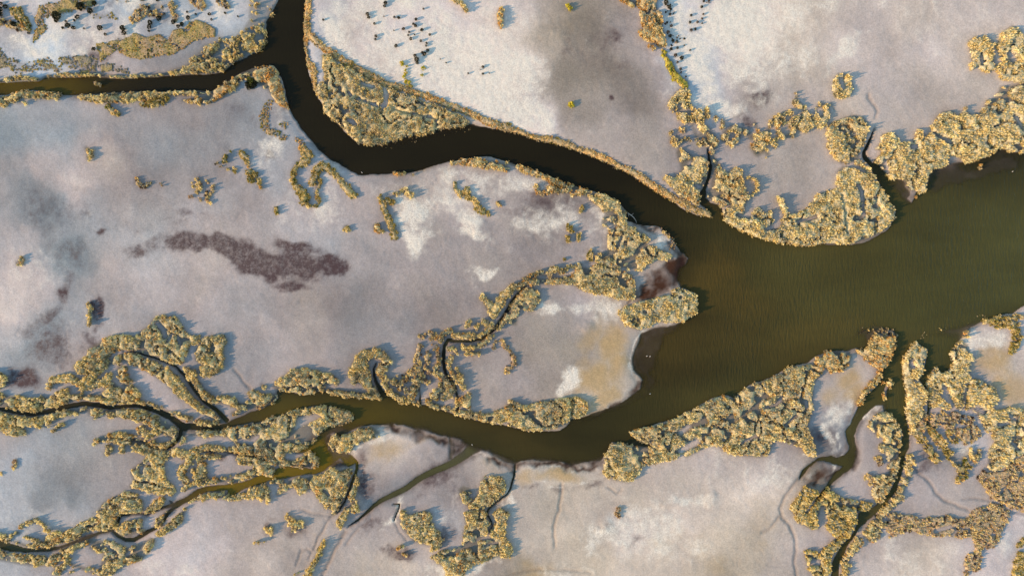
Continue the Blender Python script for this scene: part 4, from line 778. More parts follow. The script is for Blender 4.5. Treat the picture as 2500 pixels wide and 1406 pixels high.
spk = node(nt, "ShaderNodeMapRange"); nt.links.new(grain, spk.inputs[0])
spk.inputs[1].default_value = .3; spk.inputs[2].default_value = .7; spk.inputs[3].default_value = .82; spk.inputs[4].default_value = 1.17
spk2 = node(nt, "ShaderNodeMapRange"); nt.links.new(grain2, spk2.inputs[0])
spk2.inputs[1].default_value = .3; spk2.inputs[2].default_value = .7; spk2.inputs[3].default_value = .95; spk2.inputs[4].default_value = 1.05
comb = node(nt, "ShaderNodeCombineColor"); v = maths(nt, 'MULTIPLY', spk.outputs[0], spk2.outputs[0])
for i in range(3): nt.links.new(v, comb.inputs[i])
base = mixc(nt, 1.0, base, comb.outputs[0], 'MULTIPLY')
bs = node(nt, "ShaderNodeBsdfPrincipled")
nt.links.new(base, bs.inputs["Base Color"])
nt.links.new(maths(nt, 'MULTIPLY_ADD', sB.outputs["Green"], -.5, .93), bs.inputs["Roughness"])
bs.inputs["Specular IOR Level"].default_value = .25
bmp = node(nt, "ShaderNodeBump"); bmp.inputs["Strength"].default_value = .55; bmp.inputs["Distance"].default_value = .06
nt.links.new(maths(nt, 'ADD', noise(nt, pos, 2.6, 3, .6), maths(nt, 'MULTIPLY', grain, .5)), bmp.inputs["Height"]); nt.links.new(bmp.outputs[0], bs.inputs["Normal"])
nt.links.new(bs.outputs[0], out.inputs[0])
g_me.materials.append(m)

# ------------------------------------------------------------------ water sheets
WL = 0.0
zmin = np.minimum(np.minimum(ZZ[:-1, :-1], ZZ[1:, :-1]), np.minimum(ZZ[:-1, 1:], ZZ[1:, 1:]))
near = blur(np.maximum(WATER, 0), 1, 1)[:-1, :-1]
keep = (zmin < WL + .02) & (near > .03)
is_river = blur(d_r, 1, 1)[:-1, :-1] > .25
zone = np.zeros(keep.shape, int)                         # 0 river and lagoon, then the creeks by quarter
CXc, CYc = XX[:-1, :-1], YY[:-1, :-1]
zone[~is_river & (CXc < 700) & (CYc < 400)] = 1
zone[~is_river & (CXc < 760) & (CYc >= 400)] = 2
zone[~is_river & (CXc >= 760) & (CXc < 1330) & (CYc >= 400)] = 3
zone[~is_river & (CXc >= 1330) & (CXc < 1900)] = 4
zone[~is_river & (CXc >= 1900) & (CYc < 700)] = 5
zone[~is_river & (CXc >= 1900) & (CYc >= 700)] = 6
olive = np.clip(sstep(1450, 2050, XX + wx) * sstep(330, 560, YY + wy2) + .3 * sstep(950, 700, XX) * sstep(800, 950, YY) + .42 * sstep(150, 900, XX) * sstep(880, 1000, YY), 0, 1)
golden = blobs([(700,1140,160,50,-15,1),(850,1110,60,40,0,1),(640,1170,120,30,-20,1),(560,1190,90,24,-20,1),(780,1160,60,30,0,.9),(800,1010,200,40,0,.3),(60,210,160,40,0,.45)], .4)
tan = blobs([(1730,670,60,60,40,.9),(1780,740,110,50,20,.65),(1650,850,90,90,0,.6),(1750,830,140,60,-10,.45),(1200,1060,200,40,10,.35),(1900,540,160,40,20,.4),(2150,480,120,60,-20,.55),(1950,830,200,40,-15,.45),(2250,800,120,30,-15,.4)], .8)
pale = blobs([(1080,1140,110,40,-28,1.1),(960,1200,60,20,-30,1),(2080,1060,40,90,10,1.1),(2020,1130,60,30,0,1),(2040,1150,60,40,0,.8),(2170,960,60,50,0,.4),(2150,470,60,90,30,.4),(60,1320,90,30,0,.5),(250,1300,120,30,-20,.4),(1170,880,30,60,0,.6),(1130,830,60,30,0,.5),(1220,1270,40,60,0,.7)], .3)
green = sstep(1900, 2500, XX + 2 * wx) * sstep(300, 600, YY + wy)
depth = np.clip(WL - ZZ, 0, 3)
wm, nt, out = material("estuary_water")
pos = node(nt, "ShaderNodeNewGeometry").outputs["Position"]
wa = node(nt, "ShaderNodeAttribute", attribute_name="water_a"); sW = node(nt, "ShaderNodeSeparateColor")
wb = node(nt, "ShaderNodeAttribute", attribute_name="water_b"); sV = node(nt, "ShaderNodeSeparateColor")
nt.links.new(wa.outputs["Color"], sW.inputs[0]); nt.links.new(wb.outputs["Color"], sV.inputs[0])
mpc = node(nt, "ShaderNodeMapping"); nt.links.new(pos, mpc.inputs[0]); mpc.inputs["Rotation"].default_value = (0, 0, math.radians(-25)); mpc.inputs["Scale"].default_value = (.55, 1.5, 1)
cl = noise(nt, mpc.outputs[0], .04, 5, .62)
colw = mixc(nt, sW.outputs["Green"], (.0135, .0115, .0038), (.058, .056, .0165))
colw = mixc(nt, sV.outputs["Green"], colw, (.080, .060, .014))
colw = mixc(nt, maths(nt, 'MULTIPLY', sV.outputs["Blue"], .8), colw, (.056, .062, .021))
colw = mixc(nt, sW.outputs["Blue"], colw, (.15, .115, .006))
colw = mixc(nt, wa.outputs["Alpha"], colw, (.085, .092, .038))
mr = node(nt, "ShaderNodeMapRange"); nt.links.new(cl, mr.inputs[0])
mr.inputs[1].default_value = .3; mr.inputs[2].default_value = .7; mr.inputs[3].default_value = .78; mr.inputs[4].default_value = 1.25
cc = node(nt, "ShaderNodeCombineColor")
for i in range(3): nt.links.new(mr.outputs[0], cc.inputs[i])
colw = mixc(nt, 1.0, colw, cc.outputs[0], 'MULTIPLY')
# wind ripples: crests across the breeze
mp = node(nt, "ShaderNodeMapping"); nt.links.new(pos, mp.inputs[0])
mp.inputs["Rotation"].default_value = (0, 0, math.radians(-14)); mp.inputs["Scale"].default_value = (1.0, .2, 1)
rip = noise(nt, mp.outputs[0], 1.9, 2, .5)
mp2 = node(nt, "ShaderNodeMapping"); nt.links.new(pos, mp2.inputs[0])
mp2.inputs["Rotation"].default_value = (0, 0, math.radians(-22)); mp2.inputs["Scale"].default_value = (1.0, .24, 1)
rip2 = noise(nt, mp2.outputs[0], 3.6, 2, .5)
gust = maths(nt, 'MULTIPLY', noise(nt, pos, .05, 3, .5), sV.outputs["Red"])
bmp = node(nt, "ShaderNodeBump"); bmp.inputs["Distance"].default_value = .2
nt.links.new(maths(nt, 'MULTIPLY', gust, 1.3, clamp=True), bmp.inputs["Strength"])
nt.links.new(maths(nt, 'MULTIPLY_ADD', rip2, .4, rip), bmp.inputs["Height"])
bs = node(nt, "ShaderNodeBsdfPrincipled")
nt.links.new(colw, bs.inputs["Base Color"])
bs.inputs["Roughness"].default_value = .12; bs.inputs["IOR"].default_value = 1.33; bs.inputs["Specular IOR Level"].default_value = .35
nt.links.new(bmp.outputs[0], bs.inputs["Normal"])
al = maths(nt, 'SUBTRACT', 1.0, maths(nt, 'EXPONENT', maths(nt, 'MULTIPLY', sW.outputs["Red"], -4.2)))
nt.links.new(maths(nt, 'MAXIMUM', al, .12), bs.inputs["Alpha"])
nt.links.new(bs.outputs[0], out.inputs[0])
open_w = blur(d_r, 8, 2) ** 2 * sstep(1400, 1800, XX) + .25 * blur(d_r, 6, 2) ** 2
for z in range(7):
    kz = keep & (zone == z)
    if kz.sum() < 4: continue
    nm = "river" if z == 0 else "tidal_creek"
    me, sel = grid_mesh(nm, GX, GY, np.full(XX.shape, WL), kz)
    colour_attr(me, "water_a", [depth, np.clip(olive, 0, 1), np.clip(golden * 1.1, 0, 1), np.clip(pale, 0, 1) * sstep(.0, .25, blur(creek_w, 1, 1)) * (1 - sstep(.05, .6, blur(d_r, 4, 2)))], sel)
    colour_attr(me, "water_b", [open_w, np.clip(tan * .75, 0, 1), green], sel)
    me.materials.append(wm)
    o = bpy.data.objects.new(nm, me); COL.objects.link(o); o["kind"] = "structure"
# ------------------------------------------------------------------ plant building
PAL = {   # leaf colours of the plants themselves
    "straw": (.76, .655, .34), "cream": (.83, .755, .45), "olivestraw": (.52, .455, .29), "greygreen": (.45, .44, .31), "amber": (.68, .47, .19),
    "olive": (.43, .37, .13), "lime": (.55, .51, .07), "brown": (.48, .375, .25), "dull": (.31, .295, .24), "dark": (.045, .05, .034),
    "darkbrown": (.12, .095, .075), "green": (.20, .22, .06), "yellow": (.72, .60, .24),
}
MIX = {   # which leaf colours a bed is made of
    "straw": [("straw", 6), ("cream", 3), ("olivestraw", 3), ("amber", 1), ("greygreen", 2)],
    "solid": [("cream", 5), ("straw", 4), ("greygreen", 2)],
    "cream": [("cream", 5), ("straw", 4), ("greygreen", 2), ("olivestraw", 1)],
    "grey": [("greygreen", 4), ("straw", 4), ("olivestraw", 3), ("cream", 1)],
    "orange": [("straw", 5), ("amber", 4), ("olivestraw", 3), ("cream", 1)],
    "levee": [("amber", 4), ("straw", 3), ("olivestraw", 4), ("olive", 2)],
    "olive": [("olive", 5), ("straw", 3), ("green", 1), ("amber", 1)],
    "lime": [("lime", 6), ("olive", 2), ("yellow", 1)],
    "yellow": [("straw", 4), ("yellow", 4), ("greygreen", 2), ("cream", 1)],
    "brown": [("brown", 4), ("straw", 4), ("darkbrown", 1), ("olivestraw", 2), ("amber", 1)],
    "scrub": [("olive", 6), ("amber", 3), ("brown", 2), ("green", 2)],
    "dull": [("dull", 4), ("olive", 3), ("brown", 2)],
    "dark": [("darkbrown", 4), ("dark", 4), ("brown", 1)],
    "drowned": [("olivestraw", 3), ("straw", 2), ("darkbrown", 2)],
}
FORM = {  # spacing px, radius m, height m, form
    "scrub": (5.2, .30, .55, "cushion"), "brown": (5.6, .42, 1.0, "tuft"), "dull": (6.4, .34, .40, "cushion"), "dark": (8.0, .32, .5, "cushion"),
    "drowned": (6.5, .30, .75, "tuft"), "olive": (5.4, .42, 1.2, "tuft"), "lime": (5.4, .42, 1.15, "cushion"), "levee": (5.0, .40, .85, "tuft"),
}
VARIANTS = 5
_cache = {}

def blade_set(form, colour, k):
    """one clump of leaves, about 1 m wide and 1 m high: vertices, faces, vertex colours"""
    r = np.random.default_rng(1000 + 17 * k + (500 if form == "cushion" else 0) + (900 if form == "bush" else 0))
    vs, fs, cs = [], [], []
    col = np.array(PAL[colour])
    def add(v, f, c):
        n = len(vs); vs.extend(v); fs.extend([tuple(n + i for i in q) for q in f]); cs.extend([c] * len(v))
    n = {"tuft": 20, "cushion": 15, "bush": 60}[form]
    lean = np.array([.16, -.10]) if form == "tuft" else np.zeros(2)
    for i in range(n):
        az = 2 * math.pi * (i * .618 + r.random() * .25)
        u = math.sqrt((i + .5) / n)
        d = np.array([math.cos(az), math.sin(az)]); p = np.array([-d[1], d[0]])
        shade = col * (.78 + .5 * r.random())
        if form == "tuft":
            ht = (1.05 - .55 * u * u) * (.75 + .4 * r.random()); reach = (.12 + 1.0 * u) * (.8 + .4 * r.random())
            w = .15 + .10 * r.random()
            b = d * .16 * u; m_ = d * reach * .55 + lean * ht * .5; t = d * reach + lean * ht * 1.4
            tw = (r.random() - .5) * .22
            zb, zm, zt = 0, ht * .72, ht * (.98 - .22 * u)
            add([(*(b - p * w * .5), zb), (*(b + p * w * .5), zb), (*(m_ + p * w), zm + tw), (*(m_ - p * w), zm - tw), (*t, zt)],
                [(0, 1, 2, 3), (3, 2, 4)], shade)
        elif form == "cushion":
            ht = (1.0 - .6 * u * u) * (.7 + .5 * r.random()); reach = (.15 + .85 * u)
            w = .22 + .12 * r.random(); c0 = d * reach * .6
            tip = d * reach * 1.15 + (r.random(2) - .5) * .2
            add([(*(c0 - p * w), ht * .55), (*(c0 * .2), ht * .95), (*(c0 + p * w), ht * .5), (*tip, ht * .55 + .1 * r.random())],
                [(0, 1, 3), (1, 2, 3)], shade)
            add([(*(d * .1 - p * .06), 0), (*(d * .1 + p * .06), 0), (*c0, ht * .7)], [(0, 1, 2)], shade * .8)
        else:
            th = math.acos(1 - 1.25 * (i + .5) / n); rr = .72 + .3 * r.random()
            c3 = np.array([math.sin(th) * d[0] * rr, math.sin(th) * d[1] * rr, .42 + .55 * math.cos(th) * rr])
            a = r.normal(size=3); a /= np.linalg.norm(a); bb = np.cross(a, r.normal(size=3)); bb /= np.linalg.norm(bb)
            s = .26 + .12 * r.random()
            add([tuple(c3 + a * s), tuple(c3 + bb * s * .8), tuple(c3 - a * s), tuple(c3 - bb * s * .8)], [(0, 1, 2, 3)], shade)
            if i % 6 == 0:
                add([(.05 * d[0], .05 * d[1], 0), (-.05 * d[1], .05 * d[0], 0), tuple(c3 * .9)], [(0, 1, 2)], np.array(PAL["darkbrown"]))
    return np.array(vs, np.float32), fs, np.array(cs, np.float32)

pm, nt, out = material("leaves")
at = node(nt, "ShaderNodeAttribute", attribute_name="leaf")
pos = node(nt, "ShaderNodeNewGeometry").outputs["Position"]
nz = noise(nt, pos, .35, 3, .6)
mr = node(nt, "ShaderNodeMapRange"); nt.links.new(nz, mr.inputs[0])
mr.inputs[1].default_value = .3; mr.inputs[2].default_value = .7; mr.inputs[3].default_value = .8; mr.inputs[4].default_value = 1.2
cc = node(nt, "ShaderNodeCombineColor")
for i in range(3): nt.links.new(mr.outputs[0], cc.inputs[i])
lc = mixc(nt, 1.0, at.outputs["Color"], cc.outputs[0], 'MULTIPLY')
df = node(nt, "ShaderNodeBsdfDiffuse"); nt.links.new(lc, df.inputs[0])
tl = node(nt, "ShaderNodeBsdfTranslucent"); nt.links.new(lc, tl.inputs[0])
ms = node(nt, "ShaderNodeMixShader"); ms.inputs[0].default_value = .42
nt.links.new(df.outputs[0], ms.inputs[1]); nt.links.new(tl.outputs[0], ms.inputs[2]); nt.links.new(ms.outputs[0], out.inputs[0])

def leaf_mesh(name, v, f, c):
    me = bpy.data.meshes.new(name)
    me.from_pydata(v.tolist() if hasattr(v, "tolist") else v, [], f)
    a = me.attributes.new("leaf", 'FLOAT_COLOR', 'POINT')
    d = np.ones((len(v), 4), np.float32); d[:, :3] = np.clip(c, 0, 1)
    a.data.foreach_set("color", d.ravel())
    me.materials.append(pm)
    return me

def variant(form, colour, k):
    key = (form, colour, k)
    if key not in _cache:
        v, f, c = blade_set(form, colour, k)
        _cache[key] = (v, f, c, None)
    return _cache[key]

def variant_mesh(form, colour, k):
    v, f, c, me = variant(form, colour, k)
    if me is None:
        me = leaf_mesh("tussock", v, f, c)
        _cache[(form, colour, k)] = (v, f, c, me)
    return me

def joined(name, rows):
    """many clumps as one mesh; rows of (x, y, z, r, h, rot, form, colour, k)"""
    V, F, C = [], [], []; n = 0
    for x, y, z, r, h, rot, form, colour, k in rows:
        v, f, c, _ = variant(form, colour, k)
        ca, sa = math.cos(rot), math.sin(rot)
        V.append(np.stack([x + r * (v[:, 0] * ca - v[:, 1] * sa), y + r * (v[:, 0] * sa + v[:, 1] * ca), z + h * v[:, 2]], -1))
        F.extend([tuple(i + n for i in q) for q in f]); C.append(c); n += len(v)
    return leaf_mesh(name, np.concatenate(V), F, np.concatenate(C))

LIFT = 1.0 / ALT            # a plan traced from plant tops a metre up lies that much too far out
tone_n = lambda x, y: value_noise(np.asarray(x) / 34.0, np.asarray(y) / 34.0, 501)

def ropes(x, y):
    """small along winding, broken lines where a bed opens into runnels"""
    x = np.asarray(x, float); y = np.asarray(y, float)
    n_ = np.abs(fbm(x, y, 46, 851, 3, .5))
    w_ = .35 + 1.9 * np.clip(fbm(x, y, 70, 871, 2) + .35, 0, 1)
    return n_ / (w_ * 2.6 + .15)
lumps = lambda x, y: value_noise(np.asarray(x) / 15.0, np.asarray(y) / 15.0, 811) * .55 + value_noise(np.asarray(x) / 8.0, np.asarray(y) / 8.0, 821) * .3 + value_noise(np.asarray(x) / 33.0, np.asarray(y) / 33.0, 831) * .15

def scatter(ops, style, dens, seed):
    r = np.random.default_rng(seed)
    sp, rad, ht, form = FORM.get(style, (5.6, .46, 1.6, "tuft"))
    allp = np.vstack([o[2] for o in ops if o[0] > 0]); pr = max(o[3].max() for o in ops if o[1] != "P") if any(o[1] != "P" for o in ops) else 0
    x0, y0 = allp.min(0) - pr - 4; x1, y1 = allp.max(0) + pr + 4
    x0, x1 = max(x0, -150), min(x1, 2650); y0, y1 = max(y0, -150), min(y1, 1556)
    s = sp / math.sqrt(max(.4, min(dens, 1.3)))
    if dens < .8: s = sp
    nx, ny = max(2, int((x1 - x0) / s) + 2), max(2, int((y1 - y0) / (s * .87)) + 2)
    gx, gy = np.meshgrid(np.arange(nx), np.arange(ny))
    px = x0 + (gx + .5 * (gy % 2) + (r.random(gx.shape) - .5) * .9) * s
    py = y0 + (gy + (r.random(gx.shape) - .5) * .9) * s * .87
    px = px.ravel(); py = py.ravel()
    ex = fbm(px, py, 22, 701, 3) * 3.0; ey = fbm(px, py, 22, 733, 3) * 3.0      # ragged outline
    ok = inside_ops(px + ex, py + ey, ops)
    px, py = px[ok], py[ok]
    # toward the base of the plants: what is traced is their tops
    bx = 1250 + (px - 1250) * (1 - .6 * ht * LIFT); by = 703 + (py - 703) * (1 - .6 * ht * LIFT)
    wt = sample(WATER, bx, by)
    for ox, oy in ((4, 0), (-4, 0), (0, 4), (0, -4)):
        wt = np.maximum(wt, sample(creek_w, bx + ox, by + oy))
    gap = lumps(px, py)
    if form == "tuft" and style not in ("drowned", "levee") and len(px) > 60:
        gap = np.where(ropes(px, py) < {"grey": .014, "olive": .014, "solid": 0.0}.get(style, .034), 0.0, gap)
    lim = max(0.0, 1 - dens) * .75 + .15
    ok = (gap > lim if style not in ("drowned",) else r.random(len(bx)) < .75) & ((wt < (.92 if style == 'levee' else .88)) | (style == "drowned"))
    if len(bx) < 9: ok = np.ones(len(bx), bool)
    return bx[ok], by[ok], sp, rad, ht, form

# the close-packed lower growth of a bed: a bumpy mat the tussocks stand up from
mm, nt, out = material("reed_mat")
at = node(nt, "ShaderNodeAttribute", attribute_name="leaf")
pos = node(nt, "ShaderNodeNewGeometry").outputs["Position"]
g1 = noise(nt, pos, 2.2, 3, .7)
mr = node(nt, "ShaderNodeMapRange"); nt.links.new(g1, mr.inputs[0])
mr.inputs[1].default_value = .3; mr.inputs[2].default_value = .7; mr.inputs[3].default_value = .6; mr.inputs[4].default_value = 1.3
cc = node(nt, "ShaderNodeCombineColor")
for i in range(3): nt.links.new(mr.outputs[0], cc.inputs[i])
bs = node(nt, "ShaderNodeBsdfDiffuse"); nt.links.new(mixc(nt, 1.0, at.outputs["Color"], cc.outputs[0], 'MULTIPLY'), bs.inputs[0])
bmp = node(nt, "ShaderNodeBump"); bmp.inputs["Distance"].default_value = .35; bmp.inputs["Strength"].default_value = .9
nt.links.new(g1, bmp.inputs["Height"]); nt.links.new(bmp.outputs[0], bs.inputs["Normal"])
nt.links.new(bs.outputs[0], out.inputs[0])
MAT_STYLES = {"solid": ("greygreen", "cream"), "straw": ("greygreen", "straw"), "cream": ("greygreen", "cream"), "grey": ("greygreen", "straw"), "orange": ("olivestraw", "straw"), "olive": ("olive", "olivestraw"),
              "brown": ("brown", "olivestraw"), "levee": ("amber", "olivestraw"), "yellow": ("greygreen", "yellow"), "lime": ("lime", "olive"), "scrub": ("olive", "brown"), "dull": ("dull", "olive")}
mat_bump = fbm(XX, YY, 9, 881, 3)
edge_x = fbm(XX, YY, 22, 701, 3) * 3.0; edge_y = fbm(XX, YY, 22, 733, 3) * 3.0
rope_f = ropes(XX, YY); lump_f = lumps(XX, YY)

def reed_mat(ops, style, dens, ht, cx, cy):
    """heights and cells of the mat of one bed; None where the bed is too thin for one"""
    f = np.zeros(XX.shape)
    # plan of the tops, seen from the drone, pulled in to where the plants stand
    k_ = 1 - .45 * ht * LIFT
    sh = [(s_, kd, np.stack([1250 + (p[:, 0] - 1250) * k_, 703 + (p[:, 1] - 703) * k_], -1), r_) for s_, kd, p, r_ in ops]
    paint(f, sh, 4.0, 1.0, edge_x, edge_y)
    gl = {"grey": .012, "olive": .0, "levee": .0, "solid": .0}.get(style, .026)
    f = f * sstep(gl * .4, gl * 1.5 + .002, rope_f) * (1 - sstep(.12, .5, creek_w)) * (1 - sstep(.6, .97, WATER))
    if dens < .95:
        f = f * sstep(.30 + (1 - dens) * .5, .42 + (1 - dens) * .5, lump_f)
    f = f * sstep(.16, .27, lump_f)
    h = ht * .56 * sstep(.25, .95, f) * (.42 + .85 * lump_f + .34 * mat_bump)
    cell = (f[:-1, :-1] > .22) & (f[1:, :-1] > .22) & (f[:-1, 1:] > .22) & (f[1:, 1:] > .22)
    if cell.sum() < 6:
        return None
    me, sel = grid_mesh("reed_mat", GX, GY, np.maximum(ZZ, -.35) + np.maximum(h, 0) - .02, cell)
    co = np.empty(len(sel) * 3, np.float32); me.vertices.foreach_get("co", co); co = co.reshape(-1, 3) - np.array([cx, cy, 0], np.float32)
    me.vertices.foreach_set("co", co.ravel())
    a, b = (np.array(PAL[q]) for q in MAT_STYLES[style])
    t = np.clip(value_noise(XX / 30.0, YY / 30.0, 501) * .9 + .35 * mat_bump, 0, 1).reshape(-1)[sel][:, None]
    col = (a * (1 - t) + b * t) * .95
    at_ = me.attributes.new("leaf", 'FLOAT_COLOR', 'POINT'); d_ = np.ones((len(sel), 4), np.float32); d_[:, :3] = col
    at_.data.foreach_set("color", d_.ravel()); me.materials.append(mm)
    return me

def put(name, label, cat, group, x, y, z=0.0):
    o = bpy.data.objects.new(name, None); o.empty_display_size = .5
    o.location = (x, y, z); COL.objects.link(o)
    o["label"] = label; o["category"] = cat
    if group: o["group"] = group
    return o

CATS = {"reed_bed": "reed bed", "reed_clump": "reed clump", "scrub_patch": "scrub", "hedge_strip": "bushes", "yellow_bush": "bush", "bush": "bush"}
PARTS_PER_BED = 300
n_clumps = 0

def grow(name, style, group, label, dens, ops, seed):
    global n_clumps
    bx, by, sp, rad, ht, form = scatter(ops, style, dens, seed)
    r = np.random.default_rng(seed + 5)
    n = len(bx)
    if n == 0:
        print("empty bed:", label); return
    n_clumps += n
    wxp, wyp = to_world(bx, by)
    gz = sample(ZZ, bx, by)
    cx, cy = float(wxp.mean()), float(wyp.mean())
    pal, wts = zip(*MIX[style]); wts = np.cumsum(np.array(wts) / sum(wts))
    tone = np.clip(tone_n(bx, by) * .75 + r.random(n) * .45 - .1, 0, .999)
    tone = np.where(r.random(n) < .35, r.random(n), tone)
    size = .72 + .5 * r.random(n) + .25 * (value_noise(bx / 21.0, by / 21.0, 911) - .5)
    lump = np.clip((lumps(bx, by) - .2) / .6, 0, 1)
    rope = .72 + .28 * sstep(.03, .12, ropes(bx, by))
    size = size * (.7 + .7 * r.random(n) ** 2)
    order = np.argsort(-size)
    rows = []
    for i in range(n):
        c = pal[int(np.searchsorted(wts, tone[i]))]
        rows.append((wxp[i] - cx, wyp[i] - cy, max(-.5, gz[i]) - .03, rad * size[i] * (.9 + .2 * r.random()), ht * rope[i] * (.62 + .5 * lump[i]) * (.78 + .4 * r.random()), r.random() * .7 - .35 if form == "tuft" else r.random() * 6.28,
                     form, c, int(r.integers(VARIANTS))))
    kid = {"scrub_patch": "cushion_plant", "hedge_strip": "bush_clump"}.get(name, "tussock")
    if n == 1 or style == "drowned" or form == "cushion" and name in ("yellow_bush",):
        me = joined(name, rows)
        o = bpy.data.objects.new(name, me); o.location = (cx, cy, 0); COL.objects.link(o)
        o["label"] = label; o["category"] = CATS[name]; o["group"] = group
        return
    root = put(name, label, CATS[name], group, cx, cy)
    for i in order[:PARTS_PER_BED]:
        x, y, z, rr, h, rot, f_, c, k_ = rows[i]
        o = bpy.data.objects.new(kid, variant_mesh(f_, c, k_))
        o.location = (x, y, z); o.scale = (rr, rr, h); o.rotation_euler = (0, 0, rot)
        o.parent = root; COL.objects.link(o)
    if style in MAT_STYLES and dens > .55:
        me = reed_mat(ops, style, dens, ht, cx, cy)
        if me:
            o = bpy.data.objects.new("reed_mat", me); o.parent = root; o["kind"] = "stuff"; COL.objects.link(o)
    if n > PARTS_PER_BED:
        o = bpy.data.objects.new("reed_mass" if kid == "tussock" else "scrub_mass", joined("reed_mass", [rows[i] for i in order[PARTS_PER_BED:]]))
        o.parent = root; o["kind"] = "stuff"; COL.objects.link(o)

for bi, ((name, style, group, label, dens, plan), ops) in enumerate(zip(BEDS, VEG)):
    grow(name, style, group, label, dens, ops, 3000 + bi * 11)

# ------------------------------------------------------------------ single bushes
ORD = ["leftmost", "second", "third", "fourth", "fifth", "sixth", "seventh", "eighth", "ninth", "tenth", "eleventh", "twelfth", "thirteenth"]
bush_meshes = [leaf_mesh("shrub", *blade_set("bush", "dark", k_)) for k_ in range(4)]
brown_meshes = [leaf_mesh("shrub", *blade_set("bush", "darkbrown", k_)) for k_ in range(2)]
for region, plan in SHRUBS:
    t = plan.split(); ox, oy = TILE[t[0]]
    pts = sorted([tuple(float(q) for q in p.split(",")) for p in t[1:]])
    for i, (x, y, r_) in enumerate(pts):
        px, py = ox + U * x, oy + U * y; rm = r_ * U * M_PX
        word = "large" if r_ > 1.9 else "medium" if r_ > 1.25 else "small" if r_ > .75 else "tiny"
        where = "leftmost" if i == 0 else "rightmost" if i == len(pts) - 1 else ORD[i] + " from left"
        strip = "salt" in region
        me = (brown_meshes if strip and i % 2 else bush_meshes)[(i + int(10 * r_)) % (2 if strip and i % 2 else 4)]
        o = bpy.data.objects.new("shrub", me); COL.objects.link(o)
        wx_, wy_ = to_world(px, py)
        o.location = (wx_, wy_, float(sample(ZZ, px, py)) - .03)
        o.scale = (rm * 1.0, rm * (.85 + .3 * random.random()), min(1.5, .35 + rm * 1.15)); o.rotation_euler = (0, 0, random.random() * 6.28)
        o["label"] = f"{word} dark shrub, {where}, {region}"
        o["category"] = "shrub"; o["group"] = "dark shrubs on the salt flats"
for bi, (name, style, label, plan) in enumerate(YELLOW):
    ops = parse(plan)
    if name == "bush":
        pts = ops[0][2]
        c = pts.mean(0); wx_, wy_ = to_world(*c)
        root = put("bush", label, "bush", None, wx_, wy_, float(sample(ZZ, *c)) - .05)
        for q in range(9):
            a = q * 2.4; rr = 1.15 * math.sqrt(q / 9)
            o = bpy.data.objects.new("foliage_clump", leaf_mesh("foliage_clump", *blade_set("bush", "dark" if q % 3 else "green", q)))
            o.location = (rr * math.cos(a), rr * math.sin(a), 0); s_ = .55 + .2 * random.random(); o.scale = (s_, s_, 1.1 + .3 * random.random())
            o.parent = root; COL.objects.link(o)
        continue
    grow(name, style, "yellow bushes on the open flat", label, 1.3, ops, 9000 + bi * 11)

# ------------------------------------------------------------------ birds, a branch
import bmesh
def bird_mesh():
    bm = bmesh.new()
    def blob(c, s):
        r_ = bmesh.ops.create_uvsphere(bm, u_segments=8, v_segments=6, radius=1)
        for v in r_["verts"]:
            v.co = Vector((c[0] + v.co.x * s[0], c[1] + v.co.y * s[1], c[2] + v.co.z * s[2]))
    blob((0, 0, .12), (.30, .13, .12)); blob((.28, 0, .30), (.09, .07, .07)); blob((.24, 0, .21), (.06, .05, .12)); blob((-.06, .11, .14), (.22, .04, .08)); blob((-.06, -.11, .14), (.22, .04, .08))
    def cone(pts):
        vs = [bm.verts.new(p) for p in pts]
        bm.faces.new((vs[0], vs[1], vs[2])); bm.faces.new((vs[0], vs[2], vs[3])); bm.faces.new((vs[1], vs[2], vs[3])) if len(vs) > 3 else None
    cone([(-.22, -.08, .14), (-.22, .08, .14), (-.48, 0, .15), (-.25, 0, .2)])
    cone([(.35, -.02, .29), (.35, .02, .29), (.47, 0, .27), (.35, 0, .32)])
    me = bpy.data.meshes.new("bird"); bm.to_mesh(me); bm.free()
    return me
bmt, nt, out = material("white_feathers")
bs = node(nt, "ShaderNodeBsdfPrincipled"); bs.inputs["Base Color"].default_value = (.8, .79, .76, 1); bs.inputs["Roughness"].default_value = .8
nt.links.new(bs.outputs[0], out.inputs[0])
b_me = bird_mesh(); b_me.materials.append(bmt)
BIRDS = [("K", 132.5, 66, 20, "left white bird of the pair floating off the tan beach"), ("K", 135.5, 66.3, 70, "right white bird of the pair floating off the tan beach"),
         ("K", 135.5, 102, 200, "white bird floating alone near the beach point south of the tan flat"), ("N", 208, 15.3, 120, "white bird on the brown shelf at the mouth of the slanting creek"),
         ("H", 239, 27, 40, "white bird floating in the lagoon close to the right edge"), ("F", 103, 28, 300, "white bird on the dark water at the river elbow"),]
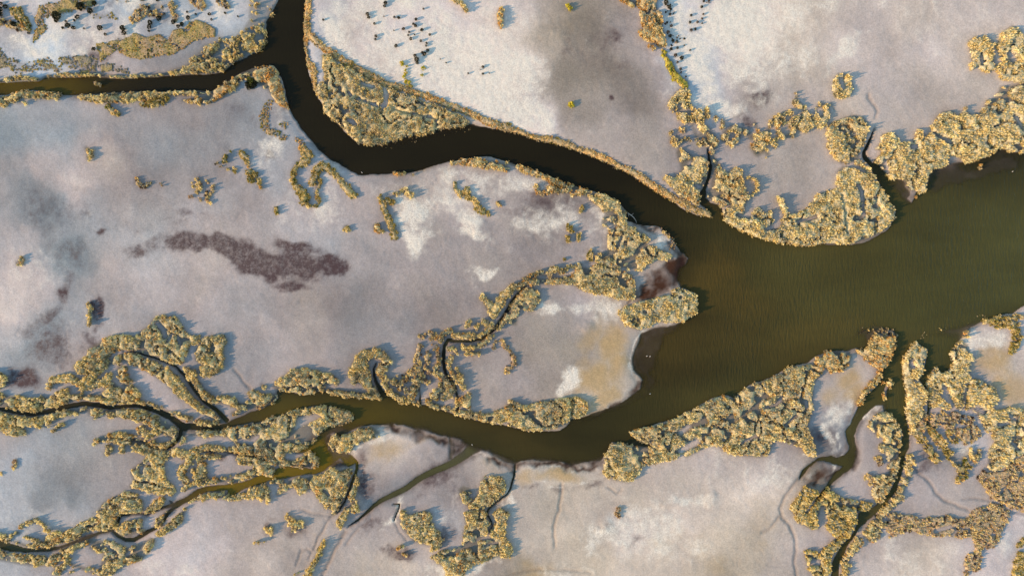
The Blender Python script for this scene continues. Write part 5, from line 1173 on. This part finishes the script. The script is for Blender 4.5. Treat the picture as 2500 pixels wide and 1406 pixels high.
for t, x, y, a, lab in BIRDS:
    px, py = TILE[t][0] + U * x, TILE[t][1] + U * y
    wx_, wy_ = to_world(px, py)
    o = bpy.data.objects.new("bird", b_me); COL.objects.link(o)
    o.location = (wx_, wy_, max(0.0, float(sample(ZZ, px, py))) - .03); o.rotation_euler = (0, 0, math.radians(a)); o.scale = (.5, .5, .5)
    o["label"] = lab; o["category"] = "bird"; o["group"] = "white birds on the water"

def limb(bm, pts, radii, n=6):
    rings = []
    for i, p in enumerate(pts):
        p = Vector(p); d = (Vector(pts[min(i + 1, len(pts) - 1)]) - Vector(pts[max(i - 1, 0)])).normalized()
        s = d.cross(Vector((0, 0, 1))).normalized(); u_ = s.cross(d)
        rings.append([bm.verts.new(p + (s * math.cos(2 * math.pi * q / n) + u_ * math.sin(2 * math.pi * q / n)) * radii[i]) for q in range(n)])
    for a, b in zip(rings[:-1], rings[1:]):
        for q in range(n):
            bm.faces.new((a[q], a[(q + 1) % n], b[(q + 1) % n], b[q]))
bm = bmesh.new()
P0 = to_world(1240 + U * 118, 350 + U * 71)
P = lambda x, y, z: (to_world(1240 + U * x, 350 + U * y)[0] - P0[0], to_world(1240 + U * x, 350 + U * y)[1] - P0[1], z)
limb(bm, [P(114, 66.5, .12), P(117, 68.5, .18), P(120, 71, .2), P(122, 74, .12), P(122.6, 76, .03)], [.13, .11, .09, .06, .03])
limb(bm, [P(117, 68.5, .18), P(118.6, 68, .3), P(119.6, 66.8, .35)], [.07, .05, .02])
limb(bm, [P(115, 67.2, .14), P(114.6, 69, .22), P(115.4, 70.6, .2)], [.06, .05, .02])
me = bpy.data.meshes.new("dead_branch"); bm.to_mesh(me); bm.free()
wmt, nt, out = material("bleached_wood")
bs = node(nt, "ShaderNodeBsdfPrincipled"); bs.inputs["Base Color"].default_value = (.42, .38, .33, 1); bs.inputs["Roughness"].default_value = .9
nt.links.new(bs.outputs[0], out.inputs[0]); me.materials.append(wmt)
o = bpy.data.objects.new("dead_branch", me); COL.objects.link(o); o.location = (P0[0], P0[1], 0)
o["label"] = "bleached dead branch lying in the water off the headland reeds"; o["category"] = "branch"
if __name__ == "__main__":
    long_ = [o["label"] for o in scene.objects if "label" in o and not 4 <= len(o["label"].split()) <= 16]
    print("clumps" , n_clumps, "long labels", long_)
